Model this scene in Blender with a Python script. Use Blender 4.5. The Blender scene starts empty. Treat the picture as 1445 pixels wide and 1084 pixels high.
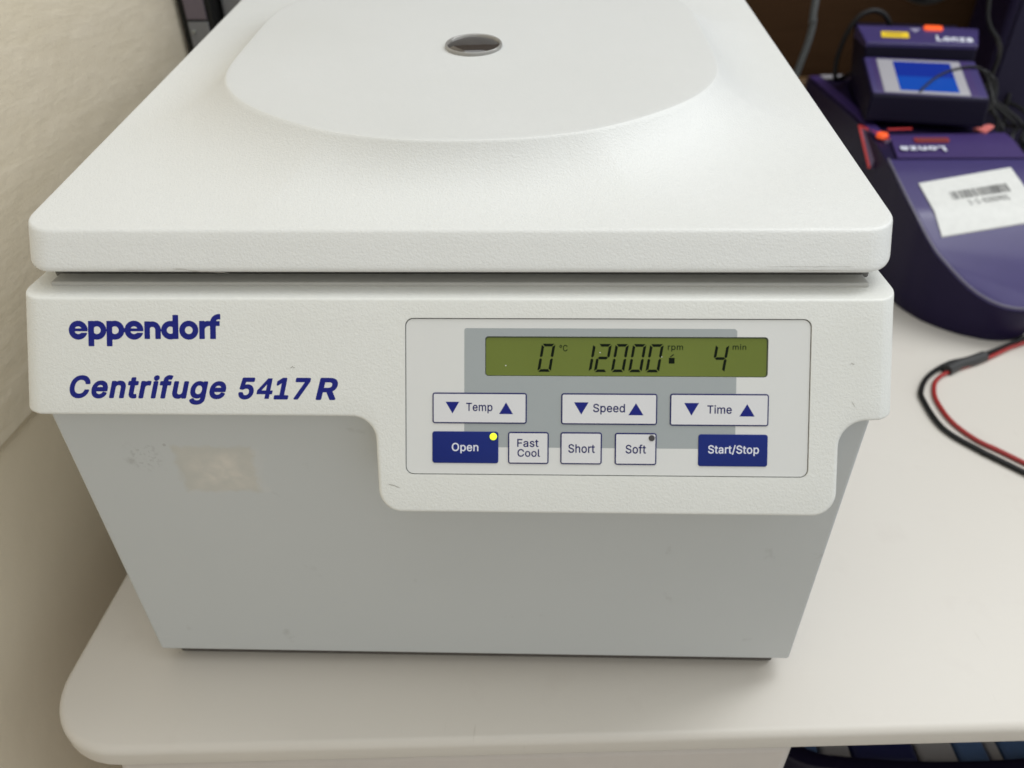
import bpy, bmesh, math, random, json
from mathutils import Vector, Matrix
from mathutils.geometry import delaunay_2d_cdt

# ------------------------------------------------------------ camera, world, lamps, exposure
SC = bpy.context.scene
COL = SC.collection
random.seed(7)

cam_d = bpy.data.cameras.new("camera")
cam = bpy.data.objects.new("camera", cam_d)
COL.objects.link(cam)
PX, YW, RL = 0.61795, -0.03601, 0.01526          # pitch down, yaw, roll
cp, sp, cy, sy = math.cos(PX), math.sin(PX), math.cos(YW), math.sin(YW)
fwd = Vector((sy * cp, cy * cp, -sp))
rt0 = Vector((cy, -sy, 0))
dn0 = fwd.cross(rt0)
rt = rt0 * math.cos(RL) + dn0 * math.sin(RL)
dn = dn0 * math.cos(RL) - rt0 * math.sin(RL)
CAM = Vector((0.0315, -0.23027, 0.34754))
cam.matrix_world = Matrix(((rt.x, -dn.x, -fwd.x, CAM.x),
                           (rt.y, -dn.y, -fwd.y, CAM.y),
                           (rt.z, -dn.z, -fwd.z, CAM.z),
                           (0, 0, 0, 1)))
cam_d.sensor_width = 36.0
cam_d.lens = 1044.3 / 1445 * 36
cam_d.clip_start = 0.02
cam_d.clip_end = 50
cam_d.dof.use_dof = True
cam_d.dof.focus_distance = 0.31
cam_d.dof.aperture_fstop = 8.0
SC.camera = cam

world = bpy.data.worlds.new("World")
SC.world = world
world.use_nodes = True
bg = world.node_tree.nodes["Background"]
bg.inputs[0].default_value = (0.95, 0.985, 1.01, 1)
bg.inputs[1].default_value = 0.74


def area(name, loc, target, sx, sy_, power, color=(1, 1, 1)):
    l = bpy.data.lights.new(name, 'AREA')
    l.shape = 'RECTANGLE'
    l.size, l.size_y = sx, sy_
    l.energy = power
    l.color = color
    o = bpy.data.objects.new(name, l)
    COL.objects.link(o)
    o.location = loc
    d = Vector(target) - Vector(loc)
    o.rotation_euler = d.to_track_quat('-Z', 'Y').to_euler()
    return o


area("ceiling_light_panel", (0.95, 0.45, 1.35), (0.10, 0.1, 0), 0.4, 1.3, 9.5, (0.957, 0.985, 1.0))
area("ceiling_light_panel", (0.35, 0.35, 2.2), (0.35, 0.35, 0), 2.0, 2.4, 17, (0.957, 0.985, 1.0))

SC.render.engine = 'CYCLES'
SC.cycles.use_denoising = True
SC.cycles.max_bounces = 8
SC.view_settings.view_transform = 'Standard'
SC.view_settings.look = 'None'
SC.view_settings.exposure = 0.0
SC.view_settings.gamma = 1.0

# ------------------------------------------------------------ helpers
ORG = {}


def empty(name, loc, label=None, cat=None, group=None):
    o = bpy.data.objects.new(name, None)
    o.empty_display_size = 0.02
    COL.objects.link(o)
    o.location = loc
    ORG[o] = Vector(loc)
    if label: o['label'] = label
    if cat: o['category'] = cat
    if group: o['group'] = group
    return o


def tag(o, label, cat, group=None):
    o['label'] = label
    o['category'] = cat
    if group: o['group'] = group
    return o


def mesh(name, verts, faces, mat, parent=None, smooth=True, angle=35, bevel=0.0, segs=3, kind=None, fmat=None, mats=None):
    verts = [Vector(v) for v in verts]
    lo = Vector((min(v.x for v in verts), min(v.y for v in verts), min(v.z for v in verts)))
    hi = Vector((max(v.x for v in verts), max(v.y for v in verts), max(v.z for v in verts)))
    c = (lo + hi) / 2
    if parent is None:
        c.z = lo.z
    me = bpy.data.meshes.new(name)
    me.from_pydata([v - c for v in verts], [], faces)
    bm = bmesh.new()
    bm.from_mesh(me)
    bmesh.ops.recalc_face_normals(bm, faces=bm.faces)
    bm.to_mesh(me)
    bm.free()
    for m in (mats or [mat]):
        me.materials.append(m)
    if fmat:
        for p, i in zip(me.polygons, fmat):
            p.material_index = i
    if smooth:
        me.polygons.foreach_set('use_smooth', [True] * len(me.polygons))
        me.set_sharp_from_angle(angle=math.radians(angle))
    o = bpy.data.objects.new(name, me)
    COL.objects.link(o)
    ORG[o] = c
    if parent is not None:
        o.parent = parent
        o.location = c - ORG[parent]
    else:
        o.location = c
    if bevel > 0:
        b = o.modifiers.new('bevel', 'BEVEL')
        b.width = bevel
        b.segments = segs
        b.limit_method = 'ANGLE'
        b.angle_limit = math.radians(40)
        b.harden_normals = False
    if kind:
        o['kind'] = kind
    return o


def boxvf(x0, x1, y0, y1, z0, z1):
    v = [(x0, y0, z0), (x1, y0, z0), (x1, y1, z0), (x0, y1, z0), (x0, y0, z1), (x1, y0, z1), (x1, y1, z1), (x0, y1, z1)]
    f = [(0, 3, 2, 1), (4, 5, 6, 7), (0, 1, 5, 4), (1, 2, 6, 5), (2, 3, 7, 6), (3, 0, 4, 7)]
    return v, f


def box(name, x0, x1, y0, y1, z0, z1, mat, parent=None, bevel=0.0, xf=None, **k):
    v, f = boxvf(x0, x1, y0, y1, z0, z1)
    if xf: v = [xf(*p) for p in v]
    return mesh(name, v, f, mat, parent, bevel=bevel, **k)


def rrect(x0, y0, x1, y1, r, n=8):
    out = []
    for cx, cy_, a0 in ((x1 - r, y1 - r, 0), (x0 + r, y1 - r, 90), (x0 + r, y0 + r, 180), (x1 - r, y0 + r, 270)):
        for i in range(n + 1):
            a = math.radians(a0 + 90 * i / n)
            out.append((cx + r * math.cos(a), cy_ + r * math.sin(a)))
    return out


def prism(name, loop, d0, d1, xf, mat, parent, edge=0.0, hole=None, **k):
    """loop in 2-D, from depth d0 (back) to d1 (front), rounded front edge; optional matching inner loop."""
    n = len(loop)
    V, F = [], []

    def inset(lp, e):
        out = []
        m = len(lp)
        for i in range(m):
            p0, p1, p2 = Vector(lp[i - 1]), Vector(lp[i]), Vector(lp[(i + 1) % m])
            t = (p2 - p0)
            if t.length < 1e-9: t = Vector((1, 0))
            t.normalize()
            nrm = Vector((-t.y, t.x))
            out.append((p1.x + nrm.x * e, p1.y + nrm.y * e))
        return out
    area2 = sum(loop[i - 1][0] * loop[i][1] - loop[i][0] * loop[i - 1][1] for i in range(n))
    sg = 1 if area2 > 0 else -1
    rings = [(loop, d0)]
    if edge > 0:
        for a in (0, 30, 60, 90):
            a = math.radians(a)
            rings.append((inset(loop, sg * edge * (1 - math.cos(a))), d1 - edge + edge * math.sin(a)))
    else:
        rings.append((loop, d1))
    if hole: rings += [(hole, d1), (hole, d0)]
    for lp, d in rings:
        V += [xf(p[0], p[1], d) for p in lp]
    for r in range(len(rings) - 1):
        for i in range(n):
            j = (i + 1) % n
            F.append((r * n + i, r * n + j, (r + 1) * n + j, (r + 1) * n + i))
    if hole:
        r = len(rings) - 1
        for i in range(n):
            j = (i + 1) % n
            F.append((r * n + i, r * n + j, j, i))
    else:
        F.append(tuple(range(n - 1, -1, -1)))
        r = len(rings) - 1
        F.append(tuple(range(r * n, r * n + n)))
    return mesh(name, V, F, mat, parent, **k)


def ringplate(name, outer, inner, d0, d1, xf, mat, parent, **k):
    return prism(name, outer, d0, d1, xf, mat, parent, hole=inner, **k)


def spline_pts(pts, n=14):
    """Catmull-Rom through points"""
    P = [Vector(p) for p in pts]
    P = [P[0] * 2 - P[1]] + P + [P[-1] * 2 - P[-2]]
    out = []
    for i in range(1, len(P) - 2):
        for j in range(n):
            t = j / n
            a, b, c, d = P[i - 1:i + 3]
            out.append(0.5 * ((2 * b) + (c - a) * t + (2 * a - 5 * b + 4 * c - d) * t * t + (3 * b - a - 3 * c + d) * t ** 3))
    out.append(P[-2])
    return out


def tube(name, pts, r, mat, parent=None, seg=12, n=14, **k):
    P = spline_pts(pts, n)
    V, F = [], []
    up = Vector((0.13, 0.21, 0.97)).normalized()
    for i, p in enumerate(P):
        t = (P[min(i + 1, len(P) - 1)] - P[max(i - 1, 0)]).normalized()
        up = (up - t * up.dot(t)).normalized()
        s = t.cross(up)
        rr = r(i / (len(P) - 1)) if callable(r) else r
        for j in range(seg):
            a = 2 * math.pi * j / seg
            V.append(p + (up * math.cos(a) + s * math.sin(a)) * rr)
    m = len(P)
    for i in range(m - 1):
        for j in range(seg):
            j2 = (j + 1) % seg
            F.append((i * seg + j, i * seg + j2, (i + 1) * seg + j2, (i + 1) * seg + j))
    F.append(tuple(range(seg)))
    F.append(tuple(range((m - 1) * seg, m * seg)))
    return mesh(name, V, F, mat, parent, **k)


# ------------------------------------------------------------ materials
class N:
    def __init__(s, name):
        s.m = bpy.data.materials.new(name)
        s.m.use_nodes = True
        s.t = s.m.node_tree
        s.b = s.t.nodes['Principled BSDF']

    def n(s, typ, **k):
        x = s.t.nodes.new(typ)
        for a, b in k.items():
            if a.startswith('i_'):
                key = a[2:]
                x.inputs[int(key) if key.isdigit() else key.replace('_', ' ')].default_value = b
            else:
                setattr(x, a, b)
        return x

    def l(s, a, b):
        s.t.links.new(a, b)

    def coord(s, scale=(1, 1, 1), rot=(0, 0, 0), loc=(0, 0, 0)):
        g = s.n('ShaderNodeNewGeometry')
        m = s.n('ShaderNodeMapping')
        m.inputs['Scale'].default_value = scale
        m.inputs['Rotation'].default_value = rot
        m.inputs['Location'].default_value = loc
        s.l(g.outputs['Position'], m.inputs['Vector'])
        return m.outputs['Vector']

    def noise(s, vec, scale, detail=3, rough=0.55, dist=0.0):
        x = s.n('ShaderNodeTexNoise')
        x.inputs['Scale'].default_value = scale
        x.inputs['Detail'].default_value = detail
        x.inputs['Roughness'].default_value = rough
        x.inputs['Distortion'].default_value = dist
        s.l(vec, x.inputs['Vector'])
        return x.outputs['Fac']

    def ramp(s, fac, stops):
        r = s.n('ShaderNodeValToRGB')
        el = r.color_ramp.elements
        while len(el) < len(stops): el.new(0.5)
        for e, (p, c) in zip(el, stops):
            e.position = p
            e.color = (c, c, c, 1) if isinstance(c, (int, float)) else (*c, 1)
        s.l(fac, r.inputs['Fac'])
        return r.outputs['Color']

    def mix(s, fac, a, b, mode='MIX'):
        x = s.n('ShaderNodeMix', data_type='RGBA', blend_type=mode)
        for v, i in ((fac, 0), (a, 6), (b, 7)):
            if isinstance(v, (int, float)): x.inputs[i].default_value = v
            elif isinstance(v, tuple): x.inputs[i].default_value = (*v, 1)
            else: s.l(v, x.inputs[i])
        return x.outputs[2]

    def math(s, op, a, b=0.0, clamp=False):
        x = s.n('ShaderNodeMath', operation=op, use_clamp=clamp)
        for v, i in ((a, 0), (b, 1)):
            if isinstance(v, (int, float)): x.inputs[i].default_value = v
            else: s.l(v, x.inputs[i])
        return x.outputs[0]

    def bump(s, h, strength, dist=0.001, prev=None):
        x = s.n('ShaderNodeBump')
        x.inputs['Strength'].default_value = strength
        x.inputs['Distance'].default_value = dist
        s.l(h, x.inputs['Height'])
        if prev: s.l(prev, x.inputs['Normal'])
        return x.outputs['Normal']

    def set(s, color=None, rough=None, normal=None, **k):
        for v, key in ((color, 'Base Color'), (rough, 'Roughness'), (normal, 'Normal')):
            if v is None: continue
            if isinstance(v, tuple): s.b.inputs[key].default_value = (*v, 1)
            elif isinstance(v, (int, float)): s.b.inputs[key].default_value = v
            else: s.l(v, s.b.inputs[key])
        for key, v in k.items():
            s.b.inputs[key.replace('_', ' ')].default_value = v
        return s.m


def painted_casing(name, color, grain=0.35, rough=0.42, specks=True):
    """orange-peel moulded plastic with faint grime and specks"""
    m = N(name)
    v = m.coord()
    big = m.noise(v, 14, 4)
    c = m.mix(m.ramp(big, [(0.3, 0.0), (0.75, 1.0)]), color, tuple(a * b for a, b in zip(color, (0.965, 0.965, 0.955))))
    fine = m.noise(v, 300, 3)
    c = m.mix(m.ramp(fine, [(0.35, 0.35), (0.6, 0.0)]), c, tuple(a * 0.96 for a in color))
    if specks:
        vo = m.n('ShaderNodeTexVoronoi', feature='F1')
        vo.inputs['Scale'].default_value = 46
        m.l(v, vo.inputs['Vector'])
        sel = m.n('ShaderNodeSeparateColor')
        m.l(vo.outputs['Color'], sel.inputs[0])
        dot = m.math('LESS_THAN', vo.outputs['Distance'], m.math('MULTIPLY', sel.outputs[1], 0.014))
        dark = m.math('MULTIPLY', dot, m.math('GREATER_THAN', sel.outputs[0], 0.90))
        lite = m.math('MULTIPLY', dot, m.math('LESS_THAN', sel.outputs[0], 0.09))
        c = m.mix(m.math('MULTIPLY', dark, 0.75), c, (0.22, 0.19, 0.15))
        c = m.mix(m.math('MULTIPLY', lite, 0.9), c, (0.95, 0.95, 0.93))
        # thin scuffs: stretched noise, thresholded and broken up
        v2 = m.coord((22, 60, 420), (0.0, 0.12, 0.0))
        sc = m.noise(v2, 1.0, 2)
        brk = m.noise(v, 26, 2)
        scm = m.math('MULTIPLY', m.ramp(sc, [(0.725, 0.0), (0.75, 1.0)]), m.ramp(brk, [(0.60, 0.0), (0.66, 1.0)]))
        c = m.mix(m.math('MULTIPLY', scm, 0.35), c, (0.33, 0.31, 0.27))
    h1 = m.noise(v, 1050, 2, 0.5, 0.5)
    h2 = m.noise(v, 2200, 2)
    nb = m.bump(m.math('ADD', h1, m.math('MULTIPLY', h2, 0.35)), grain, 0.0007)
    rr = m.mix(fine, (rough - .05,) * 3, (rough + .07,) * 3)
    return m.set(c, rr, nb)


def plain(name, color, rough=0.45, metal=0.0, noise_amt=0.06, nscale=60, bump=0.0, bscale=500, **k):
    m = N(name)
    v = m.coord()
    nz = m.noise(v, nscale, 4)
    c = m.mix(nz, tuple(a * (1 - noise_amt) for a in color), tuple(min(1, a * (1 + noise_amt)) for a in color))
    nb = m.bump(m.noise(v, bscale, 2), bump, 0.0006) if bump else None
    return m.set(c, rough, nb, Metallic=metal, **k)


OFFWHITE = (0.75, 0.755, 0.72)
M_case = painted_casing('casing_plastic', OFFWHITE, 0.27, 0.40)
M_lid = painted_casing('lid_plastic', (0.72, 0.725, 0.705), 0.27, 0.40)
M_lidflat = painted_casing('lid_smooth_shaded_field', (0.655, 0.66, 0.645), 0.12, 0.44)  # smoother grain; the darker colour imitates shading on the raised field
M_seal = plain('seal_shade_grey', (0.14, 0.135, 0.125), 0.6)  # dark tone carries the shade of the gap under the lid

# body: smoother grey enamel with the ghost of a peeled-off sticker
m = N('body_enamel')
v = m.coord()
base = m.mix(m.noise(v, 9, 3), (0.525, 0.545, 0.54), (0.56, 0.575, 0.57))
smg = m.noise(v, 60, 4)
base = m.mix(m.ramp(smg, [(0.66, 0.0), (0.78, 0.35)]), base, (0.25, 0.24, 0.22))
vsc = m.coord((30, 30, 520), (0.0, 0.5, 0.0))
scf = m.math('MULTIPLY', m.ramp(m.noise(vsc, 1.0, 2), [(0.70, 0.0), (0.735, 1.0)]), m.ramp(m.noise(v, 17, 2), [(0.55, 0.0), (0.64, 1.0)]))
base = m.mix(m.math('MULTIPLY', scf, 0.28), base, (0.62, 0.62, 0.60))
vob = m.n('ShaderNodeTexVoronoi', feature='F1')
vob.inputs['Scale'].default_value = 34
m.l(v, vob.inputs['Vector'])
selb = m.n('ShaderNodeSeparateColor')
m.l(vob.outputs['Color'], selb.inputs[0])
dotb = m.math('LESS_THAN', m.math('ADD', vob.outputs['Distance'], m.math('MULTIPLY', m.noise(v, 500, 2), 0.03)), m.math('ADD', m.math('MULTIPLY', selb.outputs[1], 0.03), 0.02))
dotb = m.math('MULTIPLY', dotb, m.math('GREATER_THAN', selb.outputs[0], 0.75))
base = m.mix(m.math('MULTIPLY', dotb, 0.35), base, (0.25, 0.24, 0.22))
g = m.n('ShaderNodeNewGeometry')
sx = m.n('ShaderNodeSeparateXYZ')
m.l(g.outputs['Position'], sx.inputs[0])


def patch(cx, cz, hx, hz, amt, soft=0.12, seedscale=170, wob=0.45):
    w1 = m.noise(m.coord(loc=(cx * 7, cz * 3, 0)), seedscale, 4)
    w2 = m.noise(m.coord(loc=(cz * 9, cx * 5, 1)), seedscale, 4)
    dx = m.math('ABSOLUTE', m.math('DIVIDE', m.math('SUBTRACT', sx.outputs[0], cx), hx))
    dz = m.math('ABSOLUTE', m.math('DIVIDE', m.math('SUBTRACT', sx.outputs[2], cz), hz))
    d = m.math('MAXIMUM', m.math('ADD', dx, m.math('MULTIPLY', m.math('SUBTRACT', w1, 0.5), wob)),
               m.math('ADD', dz, m.math('MULTIPLY', m.math('SUBTRACT', w2, 0.5), wob)))
    mr = m.n('ShaderNodeMapRange')
    m.l(d, mr.inputs['Value'])
    mr.inputs['From Min'].default_value = 1.0 + soft
    mr.inputs['From Max'].default_value = 1.0 - soft
    return m.math('MULTIPLY', mr.outputs[0], amt)


p1 = patch(-0.1020, 0.1385, 0.0165, 0.0125, 0.50, 0.08, 230, 0.45)
base = m.mix(p1, base, (0.50, 0.475, 0.40))
p1b = m.math('MULTIPLY', patch(-0.1000, 0.1380, 0.0120, 0.0090, 1.0, 0.55, 70, 1.3), m.ramp(m.noise(m.coord((1, 1, 1.3), (0, 0.5, 0)), 95, 5), [(0.38, 0.1), (0.66, 0.6)]))
base = m.mix(p1b, base, (0.78, 0.72, 0.64))
p2 = patch(-0.1310, 0.1455, 0.0065, 0.0060, 1.0, 0.35, 200, 1.6)
scr = m.ramp(m.noise(v, 520, 4), [(0.52, 0.0), (0.60, 1.0)])
base = m.mix(m.math('MULTIPLY', m.math('MULTIPLY', p2, scr), 0.2), base, (0.16, 0.15, 0.145))
nb = m.bump(m.noise(v, 900, 2), 0.08, 0.0004)
M_body = m.set(base, 0.5, nb)

# table laminate
m = N('table_laminate')
v = m.coord()
c = m.mix(m.noise(v, 4, 4), (0.63, 0.59, 0.53), (0.67, 0.635, 0.575))
c = m.mix(m.ramp(m.noise(v, 33, 5), [(0.6, 0.0), (0.8, 0.5)]), c, (0.60, 0.555, 0.50))
vo = m.n('ShaderNodeTexVoronoi', feature='F1')
vo.inputs['Scale'].default_value = 38
m.l(v, vo.inputs['Vector'])
sel = m.n('ShaderNodeSeparateColor')
m.l(vo.outputs['Color'], sel.inputs[0])
dist = m.math('ADD', vo.outputs['Distance'], m.math('MULTIPLY', m.noise(v, 700, 2), 0.02))
dot = m.math('LESS_THAN', dist, m.math('ADD', m.math('MULTIPLY', sel.outputs[1], 0.022), 0.016))
dot = m.math('MULTIPLY', dot, m.math('GREATER_THAN', sel.outputs[0], 0.72))
c = m.mix(m.math('MULTIPLY', dot, 0.55), c, (0.20, 0.17, 0.13))
vsc = m.coord((320, 26, 20), (0, 0, 0.5))
scf = m.math('MULTIPLY', m.ramp(m.noise(vsc, 1.0, 2), [(0.70, 0.0), (0.74, 1.0)]), m.ramp(m.noise(v, 13, 2), [(0.54, 0.0), (0.62, 1.0)]))
c = m.mix(m.math('MULTIPLY', scf, 0.30), c, (0.42, 0.38, 0.32))
nb = m.bump(m.noise(v, 220, 3), 0.12, 0.0006)
M_table = m.set(c, 0.42, nb)

# left wall: rough trowelled paint with diagonal streaks
m = N('wall_paint')
v = m.coord()
vs = m.coord((1, 16, 95), (math.radians(4), 0, 0))
st = m.noise(vs, 1.0, 5, 0.6, 0.3)
c = m.mix(m.noise(v, 3.0, 4), (0.74, 0.65, 0.49), (0.79, 0.70, 0.545))
c = m.mix(m.ramp(st, [(0.35, 0.0), (0.7, 0.75)]), c, (0.83, 0.74, 0.59))
nb = m.bump(st, 0.22, 0.003)
nb = m.bump(m.noise(v, 60, 4), 0.25, 0.003, nb)
M_wall = m.set(c, 0.6, nb)

m = N('wall_paint_lower')
v = m.coord()
c = m.mix(m.noise(v, 7, 4), (0.80, 0.70, 0.53), (0.86, 0.76, 0.59))
M_wall_low = m.set(c, 0.6, m.bump(m.noise(v, 90, 4), 0.15, 0.002))

# dark stained board behind the bench
m = N('dark_wood')
v = m.coord((6, 6, 60))
gr = m.noise(v, 1.4, 5, 0.6, 1.0)
M_wood = m.set(m.mix(gr, (0.032, 0.015, 0.006), (0.062, 0.031, 0.014)), 0.7, m.bump(gr, 0.2, 0.001), Specular_IOR_Level=0.08)
m = N('brown_wood')
v = m.coord((5, 5, 50))
gr = m.noise(v, 1.4, 5, 0.6, 1.0)
M_wood2 = m.set(m.mix(gr, (0.10, 0.055, 0.022), (0.17, 0.10, 0.045)), 0.5, m.bump(gr, 0.2, 0.001))
M_floor = plain('floor_vinyl', (0.46, 0.42, 0.37), 0.5, noise_amt=0.12, nscale=14)

M_foot = plain('foot_rubber_grey', (0.17, 0.16, 0.15), 0.6)
M_membrane = plain('membrane_light_grey', (0.70, 0.705, 0.685), 0.30, noise_amt=0.015, bump=0.03, bscale=900)
M_memgrey = plain('membrane_mid_grey', (0.35, 0.38, 0.385), 0.30, noise_amt=0.02, bump=0.03, bscale=900)
M_key = plain('key_white', (0.70, 0.70, 0.71), 0.30, noise_amt=0.015, bump=0.05, bscale=700)
M_blue = plain('print_blue', (0.006, 0.012, 0.19), 0.4, Specular_IOR_Level=0.25, noise_amt=0.08, nscale=300)
M_keyblue = plain('key_blue', (0.002, 0.015, 0.17), 0.3, Specular_IOR_Level=0.3, noise_amt=0.06, bump=0.05, bscale=700)
M_navyline = plain('print_navy', (0.006, 0.007, 0.10), 0.4, Specular_IOR_Level=0.2)
M_keytext = plain('print_white', (0.74, 0.76, 0.84), 0.4)
M_groove = plain('groove_shadow_grey', (0.10, 0.10, 0.09), 0.6)
m = N('lcd_glass')
v = m.coord()
c = m.mix(m.noise(v, 16, 2), (0.120, 0.155, 0.022), (0.175, 0.215, 0.042))
M_lcd = m.set(c, 0.22, Specular_IOR_Level=0.25)
M_seg = plain('lcd_segment', (0.004, 0.008, 0.002), 0.5, Specular_IOR_Level=0.1)
M_seg2 = plain('lcd_small_text', (0.015, 0.025, 0.006), 0.5, Specular_IOR_Level=0.1)
M_lcdshadow = plain('lcd_edge_shadow', (0.03, 0.045, 0.014), 0.3)  # dark green stands in for shadow inside the display recess
m = N('led_lit')
M_led = m.set((0.55, 0.62, 0.02), 0.3, Emission_Color=(0.80, 1.0, 0.03, 1), Emission_Strength=0.9)
M_ledoff = plain('led_off', (0.05, 0.045, 0.045), 0.3)
M_chrome = plain('window_ring', (0.30, 0.29, 0.27), 0.12, noise_amt=0.1, Coat_Weight=0.6, Coat_Roughness=0.05)
M_glassdark = plain('window_lens', (0.055, 0.048, 0.043), 0.06, noise_amt=0.2, Coat_Weight=0.6, Coat_Roughness=0.03)
M_dust = plain('dust_white', (0.95, 0.95, 0.93), 0.6)

M_purple = plain('purple_plastic', (0.048, 0.036, 0.135), 0.32, noise_amt=0.08, bump=0.08)
M_purplemid = plain('purple_plastic_deep', (0.045, 0.025, 0.12), 0.4, noise_amt=0.1)
M_dark = plain('dark_purple_plastic', (0.015, 0.010, 0.038), 0.42, Specular_IOR_Level=0.12, noise_amt=0.1)
M_black = plain('black_plastic', (0.007, 0.005, 0.018), 0.5, Specular_IOR_Level=0.12, noise_amt=0.1)
M_rubber = plain('cable_black', (0.008, 0.008, 0.008), 0.4, Specular_IOR_Level=0.3)
M_cgrey = plain('cable_grey', (0.07, 0.075, 0.075), 0.45)
M_red = plain('cable_red', (0.33, 0.022, 0.02), 0.36)
M_bezel = plain('bezel_grey', (0.36, 0.35, 0.38), 0.4)
m = N('screen_blue')
v = m.coord()
M_screen = m.set((0.005, 0.02, 0.20), 0.15, Emission_Color=(0.0, 0.035, 0.42, 1), Emission_Strength=0.2)
m = N('screen_blue_light')
M_screen2 = m.set((0.005, 0.04, 0.25), 0.15, Emission_Color=(0.0, 0.09, 0.52, 1), Emission_Strength=0.3)
m = N('orange_lit')
M_orange = m.set((0.85, 0.10, 0.02), 0.35, Emission_Color=(1.0, 0.12, 0.02, 1), Emission_Strength=0.4)
m = N('red_lit')
M_redlit = m.set((0.55, 0.05, 0.05), 0.4, Emission_Color=(1.0, 0.07, 0.06, 1), Emission_Strength=0.12)
M_pink = plain('clear_pink', (0.75, 0.20, 0.18), 0.3)
M_yellow = plain('yellow_label', (0.80, 0.56, 0.02), 0.5)
M_label = plain('label_paper', (0.66, 0.66, 0.63), 0.5, noise_amt=0.10, nscale=150)
M_ink = plain('label_ink', (0.10, 0.10, 0.10), 0.6)
M_cab = plain('cabinet_grey', (0.22, 0.22, 0.225), 0.5)
M_mauve = plain('tinted_label_strip', (0.16, 0.13, 0.155), 0.4)
M_white = plain('packet_white', (0.42, 0.41, 0.42), 0.5)
M_navy = plain('packet_navy', (0.012, 0.016, 0.10), 0.45)
M_skyblue = plain('packet_blue', (0.09, 0.17, 0.36), 0.45)
M_metal = plain('screw_metal', (0.35, 0.36, 0.34), 0.35, 0.6)

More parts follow.
